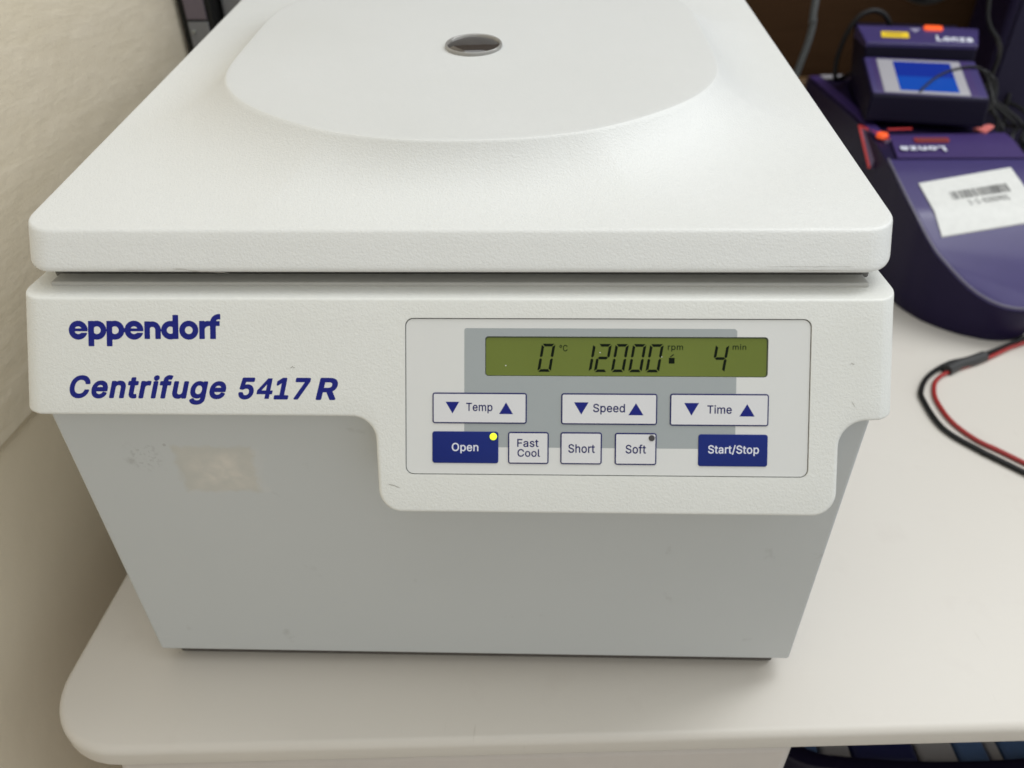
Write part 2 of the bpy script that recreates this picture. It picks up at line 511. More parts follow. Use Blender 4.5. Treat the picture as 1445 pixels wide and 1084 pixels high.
# ------------------------------------------------------------ lettering
FONT = json.loads(r'''{"r":{"-":[472,[[345,253,334,256,109,255,104,250,102,243,103,183,108,178,114,176,339,176,344,178,349,188,349,243]]],"/":[268,[[240,544,179,545,173,544,168,539,3,-71,3,-81,9,-87,74,-88,82,-81,246,529,245,539]]],"0":[472,[[268,523,228,528,203,526,173,520,138,504,111,483,85,453,73,434,59,403,46,358,38,308,36,228,41,178,51,128,74,73,98,38,125,13,153,-4,168,-10,208,-18,248,-18,283,-10,318,6,346,28,371,58,389,93,403,133,415,198,417,228,415,308,403,378,388,418,368,454,343,483,303,511],[253,443,273,434,290,418,309,388,315,373,325,333,330,298,332,253,330,213,326,178,319,148,308,119,292,93,273,75,258,68,238,62,213,62,188,71,171,83,153,105,139,133,127,178,123,213,121,253,123,298,128,333,138,373,150,398,168,423,187,438,208,446,228,448]]],"1":[472,[[281,520,194,520,81,438,74,430,74,355,77,350,86,346,95,350,196,424,200,420,200,75,200,70,196,67,76,67,70,65,64,55,64,0,66,-6,71,-11,391,-12,397,-10,402,-5,403,55,397,65,391,67,291,67,288,70,288,510,286,516]]],"2":[472,[[255,525,224,528,184,523,164,518,139,507,114,492,94,473,77,450,64,423,54,375,54,360,59,352,64,350,124,350,134,352,139,360,140,380,146,400,162,425,174,434,194,443,224,448,259,442,279,432,287,425,296,415,304,400,307,385,308,365,301,335,288,310,269,285,55,55,52,45,52,0,54,-6,59,-11,389,-12,395,-10,400,-5,401,60,394,68,179,70,302,200,337,240,374,294,389,335,393,365,391,400,382,430,364,462,337,490,314,506,284,519]]],"3":[472,[[380,518,369,521,69,521,64,519,59,514,58,453,59,447,64,442,259,440,263,438,146,303,145,248,149,239,154,236,229,234,259,227,274,221,297,203,304,193,315,168,317,153,316,128,312,113,295,88,284,79,264,69,229,62,189,65,174,68,154,78,133,98,124,118,119,138,114,143,39,143,32,133,33,118,37,98,47,73,69,39,104,11,139,-5,174,-15,219,-19,269,-14,314,1,339,17,364,38,388,73,399,103,405,143,402,178,388,218,364,251,338,273,314,286,296,293,249,303,381,453,384,463,384,508]]],"4":[472,[[316,520,245,521,237,515,28,160,28,105,30,99,35,94,265,93,270,90,270,0,275,-10,280,-12,340,-12,350,-10,355,0,355,90,360,93,415,93,420,95,425,105,425,165,423,170,415,175,355,175,355,315,353,325,345,330,340,330,280,330,272,325,270,315,270,175,130,175,320,501,323,510,321,515]]],"5":[472,[[374,518,365,521,95,521,88,518,85,513,55,258,56,248,65,241,130,234,160,252,190,262,215,265,245,261,260,256,275,248,295,228,307,208,315,173,316,158,311,128,299,103,275,78,255,67,240,63,200,64,170,76,146,98,138,113,134,133,131,138,125,142,60,142,51,138,48,128,51,103,55,88,67,63,80,43,100,23,120,8,135,0,175,-14,220,-19,255,-16,285,-9,315,5,350,31,372,58,386,83,396,113,402,148,403,178,399,208,393,228,380,258,362,283,345,303,325,318,300,331,280,339,255,344,230,346,210,345,185,340,155,328,149,328,162,438,165,440,370,441,375,444,378,453,378,508]]],"6":[472,[[330,518,324,521,254,521,244,518,104,312,82,273,63,228,53,188,52,148,57,113,67,83,80,58,104,28,124,12,164,-8,209,-18,239,-18,274,-14,314,3,343,23,362,43,379,68,395,108,401,153,399,188,392,218,382,243,364,270,334,298,309,312,264,324,214,325,212,328,332,503,333,513],[234,253,249,251,269,243,284,233,299,215,311,188,315,168,315,148,311,123,304,108,286,83,259,66,244,62,224,60,204,63,189,68,161,88,148,108,141,128,137,148,137,168,139,183,148,208,159,223,174,238,204,251]]],"7":[472,[[395,520,62,521,52,515,50,450,57,441,302,440,303,435,86,5,86,-5,92,-11,167,-12,176,-5,402,445,403,510,401,515]]],"8":[472,[[270,523,227,528,197,526,167,520,127,502,103,483,81,458,68,433,60,398,59,363,70,323,94,288,102,279,119,268,80,238,65,218,51,193,43,168,40,148,42,108,45,93,56,68,72,44,102,17,142,-4,162,-11,192,-17,227,-19,277,-14,322,0,347,15,380,43,393,63,403,83,412,118,413,133,411,158,407,178,394,208,381,228,367,243,333,268,352,281,367,299,382,323,387,338,394,383,389,418,384,433,363,468,337,493,312,508,287,519],[232,448,262,442,280,433,291,423,301,408,306,388,305,358,300,343,292,330,282,319,267,310,252,304,237,302,202,304,177,314,157,333,147,358,146,388,151,408,161,423,172,433,197,444,212,447],[232,223,257,219,276,213,297,199,308,188,317,173,323,153,325,138,319,108,312,97,299,83,282,72,262,65,242,62,217,61,192,65,172,71,147,88,139,98,131,113,127,138,130,158,135,173,148,193,176,213,207,222]]],"9":[472,[[257,525,224,528,189,524,154,513,124,497,104,480,82,455,68,430,57,400,52,365,52,335,56,305,72,265,96,230,129,205,159,191,199,183,234,183,240,180,119,5,119,-5,129,-12,199,-12,209,-8,350,200,377,250,394,295,401,345,399,380,392,410,378,440,359,468,329,496,299,513],[249,446,274,435,289,422,299,410,311,385,314,370,314,330,310,315,299,292,289,280,274,268,259,260,244,257,224,255,209,257,189,263,176,270,159,286,149,300,143,315,139,335,139,370,144,391,151,405,159,417,179,435,209,447,234,448]]],"C":[529,[[318,523,265,528,225,524,185,513,142,493,95,453,70,418,42,358,36,328,28,258,32,203,42,153,68,93,95,55,130,24,160,6,180,-3,220,-14,270,-19,315,-14,365,1,390,14,427,43,451,73,470,108,485,158,482,168,475,172,405,172,400,169,396,163,384,128,360,98,340,84,320,74,275,65,225,71,190,87,160,113,150,125,135,152,122,193,116,233,116,273,124,328,135,358,158,393,180,415,200,427,225,438,255,443,275,444,310,438,344,423,368,403,383,383,392,363,397,343,402,338,410,336,475,336,484,343,485,348,479,373,465,413,445,444,429,463,415,476,385,497,365,508]]],"F":[429,[[373,520,60,521,50,515,48,0,50,-6,55,-11,125,-12,131,-10,136,-5,137,205,140,209,345,209,355,213,358,220,358,280,350,289,140,290,137,295,137,435,140,440,365,440,375,442,381,450,381,510,379,515]]],"L":[412,[[130,520,60,521,50,516,48,510,49,-5,54,-10,60,-12,365,-11,370,-8,373,0,373,60,365,68,138,70,137,510,135,516]]],"O":[552,[[315,523,270,528,225,524,185,513,142,493,96,453,70,418,42,358,36,328,28,258,32,203,42,153,68,93,95,56,130,24,160,6,180,-3,225,-15,270,-19,330,-11,370,4,405,25,436,53,462,88,483,128,498,178,502,203,505,253,502,303,492,353,475,398,454,433,440,450,405,483,390,494,355,511],[280,443,320,435,340,424,372,398,391,373,404,343,414,308,418,273,416,218,409,183,397,148,382,123,355,95,325,77,295,67,265,65,240,67,210,76,180,93,160,113,137,148,125,178,118,213,115,253,118,293,124,328,136,358,150,383,170,407,191,423,225,438,255,443]]],"S":[466,[[259,526,228,528,193,526,158,518,118,501,83,476,66,456,52,431,42,401,41,356,49,321,58,305,83,276,108,257,143,241,183,227,253,208,293,193,313,181,330,161,334,141,332,126,327,111,313,91,283,72,263,65,233,61,188,65,163,73,149,81,128,102,121,116,115,141,108,148,38,149,28,143,26,136,30,106,39,81,53,55,73,31,93,15,123,-2,153,-13,188,-19,223,-21,263,-19,298,-11,343,7,368,25,389,46,409,81,420,121,419,161,409,196,389,226,368,246,348,259,314,276,203,308,168,322,143,338,130,356,127,371,130,396,148,422,163,432,184,441,223,447,248,445,273,439,303,422,319,401,325,376,333,367,403,366,411,371,413,376,411,396,401,431,387,456,374,471,348,493,323,508,293,519]]],"T":[468,[[422,520,32,521,22,515,20,450,27,441,177,440,181,435,181,0,187,-10,257,-12,263,-10,269,0,269,435,272,440,422,441,429,450,429,505,427,515]]],"a":[408,[[240,391,210,396,165,394,140,390,100,375,60,345,42,321,30,296,30,286,35,281,100,262,109,266,120,285,130,296,144,306,175,317,205,319,225,315,240,308,250,300,261,281,264,256,260,246,255,243,150,228,105,218,80,208,60,196,43,181,29,161,21,136,18,106,20,81,30,51,47,26,68,6,90,-6,110,-14,160,-21,200,-16,230,-6,250,7,265,21,266,-4,275,-12,340,-12,348,-4,349,251,342,301,338,316,327,336,305,361,275,380],[260,170,264,166,264,141,258,111,248,91,225,71,210,64,190,59,155,58,145,60,125,68,115,75,108,86,104,101,107,121,112,131,130,144,165,154,220,162]]],"d":[443,[[381,517,374,521,309,521,302,517,299,512,299,352,269,377,239,391,209,396,164,394,134,386,104,370,69,339,49,308,32,267,24,227,22,187,24,152,28,127,38,92,62,47,84,23,104,6,119,-2,164,-18,179,-20,219,-19,254,-9,274,3,299,27,301,22,301,-3,309,-11,374,-12,381,-8,384,-3,384,507],[214,317,239,312,256,302,269,291,285,267,297,227,300,192,298,162,292,132,285,112,277,97,265,82,249,70,234,63,214,59,194,59,174,63,159,71,144,82,129,102,118,127,111,152,109,202,111,227,119,257,130,277,141,292,169,312,184,316]]],"e":[423,[[247,392,214,396,169,394,134,383,106,367,81,347,64,327,51,307,37,277,24,227,22,187,28,132,37,97,55,62,83,27,109,7,144,-9,194,-20,229,-20,264,-15,289,-6,314,7,335,22,353,42,369,67,376,87,375,97,369,102,304,117,296,112,283,87,272,77,254,66,219,58,194,60,174,64,154,74,133,92,121,112,113,132,110,152,114,157,369,157,374,157,381,162,383,167,383,207,380,242,368,287,357,312,335,342,309,365,289,377],[219,317,249,308,269,292,285,267,294,235,289,233,119,233,114,233,110,237,121,267,144,297,159,307,174,314,194,318]]],"f":[273,[[218,540,201,542,166,541,136,532,116,522,91,500,76,475,70,450,69,395,66,391,6,391,-4,386,-6,380,-6,325,-4,320,6,315,66,315,69,310,69,0,71,-6,76,-11,141,-12,148,-10,153,-5,154,310,156,315,231,315,236,318,240,325,240,380,236,388,226,391,161,391,156,392,154,395,155,435,158,445,166,454,181,460,196,462,231,457,239,465,254,515,254,525,246,533]]],"h":[429,[[119,520,53,521,43,516,41,510,42,-5,47,-10,53,-12,113,-12,120,-10,125,-5,126,235,130,260,138,279,156,300,178,312,208,317,233,314,254,305,273,285,280,265,284,235,285,-5,290,-10,298,-12,363,-10,369,0,369,255,362,300,352,325,332,355,313,372,283,387,253,395,213,396,183,390,158,380,128,357,126,360,126,510,124,515]]],"i":[186,[[90,535,66,533,50,525,34,505,29,485,32,465,41,451,56,438,76,431,96,432,116,441,130,455,138,475,137,495,128,515,116,526],[118,390,51,391,46,389,41,380,41,0,46,-10,51,-12,116,-12,121,-10,126,0,126,380,124,385]]],"l":[208,[[122,518,113,521,53,521,45,518,42,513,41,73,44,53,51,33,58,20,73,5,94,-7,108,-11,153,-14,183,-9,188,-7,193,3,181,58,178,63,168,66,138,65,131,68,126,83,126,508]]],"m":[629,[[469,395,448,398,423,398,383,389,364,380,343,366,318,340,304,360,288,375,263,390,243,395,213,398,183,393,153,379,128,359,124,365,122,385,116,390,53,391,43,386,41,375,41,0,43,-6,53,-12,113,-12,120,-10,125,-5,126,245,130,270,141,290,158,306,178,316,208,318,228,313,243,304,255,290,262,270,263,-5,273,-12,333,-12,343,-9,347,0,347,245,349,265,353,280,359,290,378,308,398,316,428,318,448,313,463,305,473,295,482,275,484,250,485,-5,490,-10,498,-12,558,-12,564,-10,569,0,569,255,564,300,551,335,528,365,503,382]]],"n":[429,[[252,395,213,396,183,390,158,380,128,357,125,360,123,383,116,390,53,391,43,385,41,0,43,-6,48,-11,113,-12,120,-10,125,-5,126,235,130,260,135,275,153,297,173,310,203,317,233,314,253,306,269,290,279,270,284,235,285,-5,290,-10,298,-12,358,-12,368,-5,369,255,362,300,347,335,323,363,298,381]]],"o":[434,[[250,392,224,396,174,394,139,385,99,362,64,327,46,297,32,262,25,227,22,187,28,132,39,93,62,52,89,22,114,4,154,-13,189,-20,224,-20,259,-14,299,3,320,17,341,37,363,67,378,97,391,147,393,187,388,242,376,282,362,312,334,347,309,368,274,386],[219,317,239,313,254,307,274,290,288,272,303,232,307,202,307,177,299,130,289,106,275,87,258,72,244,65,219,59,204,58,169,66,154,74,139,88,119,122,111,152,108,187,111,222,119,252,139,288,154,302,174,312,189,316]]],"p":[443,[[268,392,248,396,218,396,183,390,158,379,128,354,125,357,124,382,121,387,113,391,53,391,44,387,41,382,41,-143,43,-149,48,-154,113,-155,120,-153,125,-148,126,17,128,24,138,13,153,2,183,-14,218,-20,263,-18,308,-1,343,24,366,52,382,82,396,127,402,172,400,227,387,282,381,297,364,327,333,361,303,380],[228,317,243,315,263,308,284,292,295,277,311,237,316,207,316,177,309,132,301,112,289,92,278,80,253,64,233,59,213,59,193,62,178,69,160,82,148,96,135,122,129,142,126,167,125,202,132,247,140,267,153,288,168,302,183,311,203,316]]],"r":[278,[[248,395,213,397,188,395,153,382,128,362,125,365,122,385,113,391,53,391,43,385,41,0,43,-6,48,-11,113,-12,120,-10,125,-5,126,245,130,265,143,287,158,300,168,306,183,311,208,314,243,310,253,315,255,325,255,385,253,391]]],"s":[384,[[230,392,201,396,171,396,146,393,121,386,91,371,71,356,51,332,39,307,35,287,35,262,41,237,53,212,71,193,86,182,126,164,231,136,246,127,253,117,256,107,255,97,251,86,244,77,221,64,206,59,181,57,151,61,131,70,116,85,105,112,96,119,36,106,27,102,24,92,30,67,40,47,52,32,66,17,86,2,106,-7,131,-15,166,-20,211,-19,236,-14,266,-4,296,14,316,32,332,57,341,82,343,107,336,147,325,167,306,188,281,204,266,211,166,237,141,246,127,257,122,267,122,287,136,305,156,316,186,321,206,319,231,310,246,294,257,272,266,265,326,278,333,282,336,292,329,312,304,352,286,368,271,377,249,387]]],"t":[246,[[132,481,126,483,66,483,56,479,53,471,53,396,51,391,6,391,-4,386,-6,381,-6,326,1,316,46,315,51,314,53,311,53,91,56,61,66,36,85,11,106,-3,121,-9,166,-16,201,-14,221,-7,225,1,212,61,201,66,176,62,156,64,144,71,139,81,138,311,141,315,206,315,211,317,216,326,216,381,211,389,206,391,141,391,138,396,138,471]]],"z":[399,[[338,390,47,391,38,385,36,325,37,319,42,313,230,310,32,52,30,45,30,0,36,-10,42,-12,337,-12,347,-9,351,0,351,55,347,65,342,68,152,68,149,70,343,325,345,380,343,385]]],"°":[335,[[179,523,158,525,123,520,103,512,78,496,60,478,44,453,36,433,31,408,31,388,36,363,44,343,58,320,74,303,98,286,123,276,148,271,173,272,200,278,223,288,238,300,248,308,264,328,277,353,283,378,285,398,281,428,272,453,260,473,242,493,223,507,203,517],[168,449,188,440,203,423,210,403,209,388,200,368,188,356,168,347,148,347,128,356,113,373,107,393,109,413,118,430,133,443,148,449]]]},"b":{"1":[499,[[289,535,276,538,196,538,186,535,71,452,60,440,57,430,57,355,63,340,76,331,91,329,101,333,181,392,183,385,182,85,76,84,66,82,56,76,47,60,47,-5,55,-20,66,-27,76,-29,391,-29,406,-25,418,-10,420,55,418,65,411,76,401,82,391,84,305,85,305,510,300,525]]],"4":[499,[[324,535,310,538,245,538,235,535,225,528,16,175,11,160,11,100,19,85,30,78,40,76,252,75,255,-10,265,-23,280,-29,345,-29,360,-23,368,-15,372,-5,373,75,415,76,425,79,438,90,442,105,442,165,436,180,430,186,420,191,375,192,372,195,372,320,365,337,350,346,280,347,270,344,259,335,253,320,253,195,250,192,165,192,160,195,336,495,340,505,338,520,331,530]]],"5":[499,[[382,533,365,538,95,538,80,533,70,522,67,513,38,258,38,248,42,238,50,230,60,225,130,217,140,220,165,236,185,243,210,248,240,245,260,237,277,223,290,204,297,178,299,163,297,143,293,128,285,113,265,91,235,80,200,81,175,93,157,113,145,148,130,158,55,159,45,155,37,148,31,133,32,113,39,83,50,58,67,33,86,13,112,-7,130,-16,155,-26,175,-31,220,-36,260,-32,295,-23,325,-9,361,18,385,47,403,78,417,128,420,163,418,193,414,218,405,243,395,266,375,295,359,313,335,331,290,353,255,361,230,363,190,359,170,353,170,358,176,418,180,423,365,423,375,424,385,430,391,438,395,448,395,508,391,523]]],"7":[499,[[404,535,392,538,62,538,47,534,37,524,33,510,33,450,39,435,52,425,62,423,272,423,276,420,70,10,68,0,70,-10,82,-25,97,-29,167,-29,180,-25,190,-15,419,440,419,515,415,525]]],"C":[556,[[294,543,245,544,195,535,135,509,97,478,81,463,56,428,35,386,25,358,12,283,12,223,25,150,44,103,68,63,83,43,110,18,150,-8,195,-26,245,-35,295,-35,335,-27,375,-13,411,8,441,33,468,68,487,103,502,158,501,168,496,178,480,188,400,188,385,178,370,138,350,112,335,100,315,90,275,82,235,86,205,97,180,116,165,133,156,148,142,183,135,218,132,258,137,308,145,338,165,375,187,398,209,413,235,423,270,427,295,424,320,416,345,401,360,386,376,358,383,333,390,325,400,320,480,320,494,328,500,338,502,348,498,368,481,418,460,453,433,483,400,508,375,522,335,536]]],"L":[439,[[138,535,125,538,55,538,40,530,32,515,31,0,33,-10,45,-25,60,-29,370,-28,385,-16,390,0,390,60,385,73,375,82,360,86,155,88,154,510,149,525]]],"R":[495,[[275,535,235,538,60,538,45,534,33,520,31,510,31,0,35,-15,50,-27,60,-29,130,-29,140,-25,150,-15,154,0,154,165,160,169,230,168,328,-15,338,-25,350,-29,430,-29,445,-23,455,-10,457,5,453,15,355,195,385,217,400,234,414,255,428,285,434,305,438,340,438,370,429,415,408,460,385,488,350,513,330,522,295,533],[260,421,285,414,300,403,309,390,315,365,316,345,312,325,305,308,285,293,255,285,155,284,155,422,245,423]]],"a":[435,[[225,411,185,413,160,411,115,400,90,389,60,368,43,351,25,326,12,296,14,281,25,267,100,245,110,247,120,253,131,271,150,290,175,300,200,302,220,299,235,291,244,276,246,261,240,257,130,242,106,236,75,224,39,201,25,186,13,166,4,136,1,106,4,76,16,41,37,11,60,-9,85,-23,110,-32,160,-38,195,-35,231,-24,250,-13,260,-23,270,-28,340,-29,355,-23,365,-9,366,251,362,291,354,321,333,356,320,371,305,382,285,394,265,402],[245,149,247,146,245,126,237,106,224,91,205,80,175,75,150,76,130,85,122,96,123,116,130,124,145,132,170,138]]],"e":[450,[[227,412,184,413,149,406,114,392,74,364,49,336,29,302,12,252,7,227,5,187,11,127,23,87,38,57,48,42,74,12,104,-10,149,-29,194,-37,229,-37,269,-31,294,-23,329,-4,354,17,377,47,393,82,394,92,392,102,385,112,374,119,314,133,299,133,284,124,269,97,249,82,219,75,194,77,169,85,152,97,138,117,130,137,134,140,374,140,390,147,397,157,400,167,399,227,394,259,384,293,364,332,339,362,309,386,274,402,249,409],[229,298,244,292,259,277,271,257,272,252,269,250,139,250,133,252,149,277,169,293,199,301]]],"f":[300,[[230,555,201,559,166,558,136,550,111,539,81,514,61,483,53,455,51,409,-4,406,-14,400,-22,385,-23,325,-17,310,-9,302,1,298,46,298,52,295,52,0,54,-10,60,-20,76,-29,151,-28,163,-20,171,-5,171,295,176,298,236,299,251,309,257,325,257,380,255,390,248,400,231,408,176,408,171,410,172,430,176,440,196,445,231,439,245,445,253,455,271,515,271,528,266,539,259,545]]],"g":[471,[[239,409,209,413,179,413,159,410,129,402,94,384,59,352,36,319,16,274,7,234,5,189,7,154,15,114,28,79,37,64,58,34,74,19,86,9,124,-11,174,-23,224,-22,254,-16,279,-3,282,-6,280,-26,271,-46,254,-58,229,-67,199,-68,169,-63,144,-47,119,-18,104,-12,89,-15,39,-42,28,-51,22,-66,25,-81,39,-106,62,-131,81,-146,104,-159,134,-170,164,-177,209,-180,244,-177,274,-172,319,-155,353,-131,374,-106,391,-76,400,-31,401,379,399,389,389,402,374,408,309,408,294,401,284,388,264,400],[219,300,239,294,253,284,271,259,279,234,283,209,283,179,279,150,269,124,259,109,247,99,224,90,204,88,184,90,174,93,159,102,147,114,138,129,127,164,125,194,128,224,141,264,159,286,174,295,189,300]]],"i":[213,[[103,550,86,553,76,552,56,548,42,540,23,520,17,510,14,495,12,480,15,465,26,443,46,424,76,413,101,416,126,427,144,445,153,465,154,495,145,520,126,540],[127,405,116,408,46,407,33,400,25,385,24,0,26,-10,31,-19,46,-28,121,-28,135,-20,143,-5,143,380,138,395]]],"n":[456,[[264,410,238,413,198,411,178,407,143,391,138,392,128,403,118,407,53,408,38,404,28,394,24,380,24,0,28,-15,38,-25,53,-29,118,-29,129,-25,139,-15,143,0,144,245,149,265,163,284,183,296,203,300,228,298,243,292,258,276,264,260,267,230,267,0,271,-15,283,-26,298,-29,363,-28,373,-24,382,-15,386,0,386,255,378,305,366,335,341,370,308,395]]],"o":[461,[[234,412,189,413,164,409,129,399,104,386,84,372,50,337,29,302,16,267,6,212,6,167,15,112,28,77,48,42,75,12,104,-10,149,-29,189,-37,229,-37,264,-30,314,-9,339,11,364,38,379,60,394,92,408,147,410,187,405,247,393,287,375,322,344,361,314,385,279,402],[229,298,244,293,254,285,264,276,276,257,285,232,289,209,289,167,285,142,278,122,261,97,249,86,234,79,199,76,179,80,164,88,154,97,140,117,135,127,128,157,125,187,128,217,140,257,152,277,163,287,189,299,209,301]]],"r":[305,[[256,410,228,414,188,412,158,403,138,393,128,403,118,407,53,408,38,404,26,390,24,380,24,0,28,-15,38,-25,53,-29,118,-29,129,-25,139,-15,143,0,143,240,145,255,155,275,168,287,178,292,208,297,248,293,258,297,266,305,272,320,272,385,267,400]]],"t":[273,[[141,496,126,500,66,500,56,499,44,491,36,476,36,411,31,408,-4,406,-17,396,-23,381,-23,326,-18,311,-7,301,1,298,31,298,36,296,36,91,40,56,52,26,62,11,76,-3,112,-24,151,-32,196,-32,216,-28,231,-21,240,-9,242,6,230,61,221,76,206,83,166,79,159,81,156,85,155,296,161,298,211,299,226,308,231,316,233,326,233,381,227,396,214,406,156,409,155,476,151,486]]],"u":[456,[[370,405,358,408,293,408,278,402,269,390,267,380,267,145,265,130,254,105,243,93,223,82,198,79,178,82,163,90,151,105,144,125,143,380,138,395,128,404,113,408,48,408,38,404,29,395,24,380,25,105,37,60,49,35,68,11,88,-7,125,-25,168,-34,198,-34,228,-28,268,-10,283,-25,298,-29,363,-28,373,-24,382,-15,386,0,386,380,381,395]]],"z":[426,[[346,405,332,408,47,408,32,403,24,395,19,380,19,320,22,310,32,299,47,294,187,294,192,293,194,290,17,60,13,45,13,-5,17,-15,27,-25,42,-29,337,-29,352,-26,362,-18,368,0,368,60,362,74,352,82,337,85,182,85,360,320,362,330,361,385,357,395]]]}}''')


FONT['b']['4'] = [430, [[238, 520, 350, 520, 350, 205, 412, 205, 412, 105, 350, 105, 350, -14, 236, -14, 236, 105, 8, 105, 8, 205], [236, 205, 236, 365, 122, 205]]]


def text_loops(s, font, track=0.0, shear=0.0):
    """list of glyph outline loops in em/1000, y up"""
    out, x = [], 0
    for ch in s:
        if ch == ' ':
            x += 260
            continue
        adv, loops = FONT[font][ch]
        for lp in loops:
            out.append([(lp[i] + x + lp[i + 1] * shear, lp[i + 1]) for i in range(0, len(lp), 2)])
        x += adv + track
    return out


def fill_loops(loops):
    """2-D fill with holes -> verts, faces"""
    P, E = [], []
    for lp in loops:
        n0 = len(P)
        P += [Vector((q[0], q[1])) for q in lp]
        E += [(n0 + k, n0 + (k + 1) % len(lp)) for k in range(len(lp))]
    r = delaunay_2d_cdt(P, E, [], 0, 1e-5)
    V = [tuple(q) for q in r[0]]
    F = []
    for f in r[2]:                       # keep the triangles inside an odd number of outlines
        cx_ = sum(V[q][0] for q in f) / len(f)
        cy__ = sum(V[q][1] for q in f) / len(f)
        ins = False
        for lp in loops:
            for k in range(len(lp)):
                (ax, ay), (bx, by) = lp[k - 1], lp[k]
                if (ay > cy__) != (by > cy__) and cx_ < (bx - ax) * (cy__ - ay) / (by - ay) + ax:
                    ins = not ins
        if ins: F.append(tuple(f))
    return V, F


def lettering(name, s, font, p0, p1, depth, xf, mat, parent, track=0.0, shear=0.0, flipx=False, cap=True):
    """fit the string's own bounding box into p0 (top left) .. p1 (bottom right), y growing downwards"""
    loops = text_loops(s, font, track, shear)
    V, F = fill_loops(loops)
    xs = [q[0] for q in V]
    ys = [q[1] for q in V]
    x0, x1, y0, y1 = min(xs), max(xs), min(ys), max(ys)
    sxx = (p1[0] - p0[0]) / (x1 - x0)
    syy = (p1[1] - p0[1]) / (y1 - y0)
    W = [xf(p0[0] + (q[0] - x0) * sxx, p0[1] + (y1 - q[1]) * syy, depth) for q in V]
    return mesh(name, W, F, mat, parent, smooth=False)


# ------------------------------------------------------------ the front-panel frame (mm)
Y3, Z3, Y4, Z4 = 0.01644, 0.21149, -0.00798, 0.17299
_l = math.hypot(Y4 - Y3, Z4 - Z3)
UY, UZ = (Y4 - Y3) / _l, (Z4 - Z3) / _l
H = 0.1686


def FP(x, s, d=0.0):
    """panel plane: x to the right, s down the slope, d outward, all mm"""
    return Vector((x / 1e3, Y3 + (s * UY + d * UZ) / 1e3, Z3 + (s * UZ - d * UY) / 1e3))


# ------------------------------------------------------------ setting
def table():
    # plan outline, counter-clockwise from front right
    a = math.atan2(0.0208, 0.4372)
    fx, fy = math.cos(a), math.sin(a)

    def front(x, off=0.0068):
        return -0.0415 + (x + 0.1631) * math.tan(a) - off
    xl = -0.2138
    r = 0.042
    cxx = xl + r
    cyy = front(cxx) + r / math.cos(a)
    out = []
    for i in range(13):
        t = math.radians(180) + (math.pi / 2 + a) * i / 12
        out.append((cxx + r * math.cos(t), cyy + r * math.sin(t)))
    out.append((1.5, front(1.5)))
    out.append((1.5, 0.885))
    out.append((xl - 0.0, 0.885))
    n = len(out)

    def off(e):
        res = []
        for i in range(n):
            p0, p1, p2 = Vector(out[i - 1]), Vector(out[i]), Vector(out[(i + 1) % n])
            d1, d2 = (p1 - p0).normalized(), (p2 - p1).normalized()
            n1, n2 = Vector((-d1.y, d1.x)), Vector((-d2.y, d2.x))
            b = (n1 + n2)
            b = b / max(0.3, b.length_squared / 2) if b.length > 1e-6 else n1
            res.append((p1.x + b.x * e, p1.y + b.y * e))
        return res
    rings = []
    R = 0.0042
    T = 0.0135
    rings.append((off(0.012), -T))
    for k in range(5):
        t = math.radians(90 * k / 4)
        rings.append((off(0.0025 * (1 - math.sin(t))), -T + 0.0025 * (1 - math.cos(t))))
    for k in range(7):
        t = math.radians(90 * k / 6)
        rings.append((off(R * (1 - math.cos(t))), -R + R * math.sin(t)))
    V, F = [], []
    for lp, z in rings: V += [(p[0], p[1], z) for p in lp]
    for q in range(len(rings) - 1):
        for i in range(n):
            j = (i + 1) % n
            F.append((q * n + i, q * n + j, (q + 1) * n + j, (q + 1) * n + i))
    F.append(tuple(range(n)))
    F.append(tuple(range((len(rings) - 1) * n, len(rings) * n)))
    t = empty('lab_table', (0.6, 0.4, -0.75), 'cream laminate lab table with rounded front corner under the centrifuge', 'table')
    mesh('tabletop', V, F, M_table, t, angle=30)
    for x, y in ((-0.12, 0.12), (1.4, 0.12), (-0.12, 0.8), (1.4, 0.8)):
        box('leg', x - .02, x + .02, y - .02, y + .02, -0.75, -0.0136, M_metal, t, bevel=0.004)
    return t


table()
w, f = boxvf(-2.5, 3.0, -2.5, 0.99, -0.85, -0.75)
mesh('floor', w, f, M_floor, kind='structure', smooth=False)
w, f = boxvf(-0.40, -0.25, -1.6, 0.90, 0.0975, 1.3)
mesh('wall', w, f, M_wall, kind='structure', smooth=False)
w, f = boxvf(-0.40, -0.2530, -1.6, 0.90, -0.75, 0.0972)
mesh('lower_wall', w, f, M_wall_low, kind='structure', smooth=False)
w, f = boxvf(-0.40, 2.2, 0.90, 0.99, -0.75, 1.3)
mesh('back_wall', w, f, M_wood, kind='structure', smooth=False)
ang = math.atan2(0.0208, 0.4372)
pd = empty('pedestal_cabinet', (0.0, 0.2, -0.75), 'cream cabinet front directly under the front edge of the table', 'cabinet')
R1 = Matrix.Rotation(ang, 3, 'Z')
v1, f1 = boxvf(-0.175, 0.164, 0.0, 0.5, -0.749, -0.0139)
v1 = [R1 @ Vector(p) + Vector((0, -0.0385, 0)) for p in v1]
mesh('cabinet_body', v1, f1, plain('cabinet_cream', (0.60, 0.555, 0.51), 0.5, noise_amt=0.05), pd, bevel=0.006, segs=4)
tag(box('wooden_rail', -0.2, 1.5, 0.872, 0.899, 0.0005, 0.088, M_wood2, bevel=0.003),
    'brown wooden rail along the back edge of the table', 'rail')

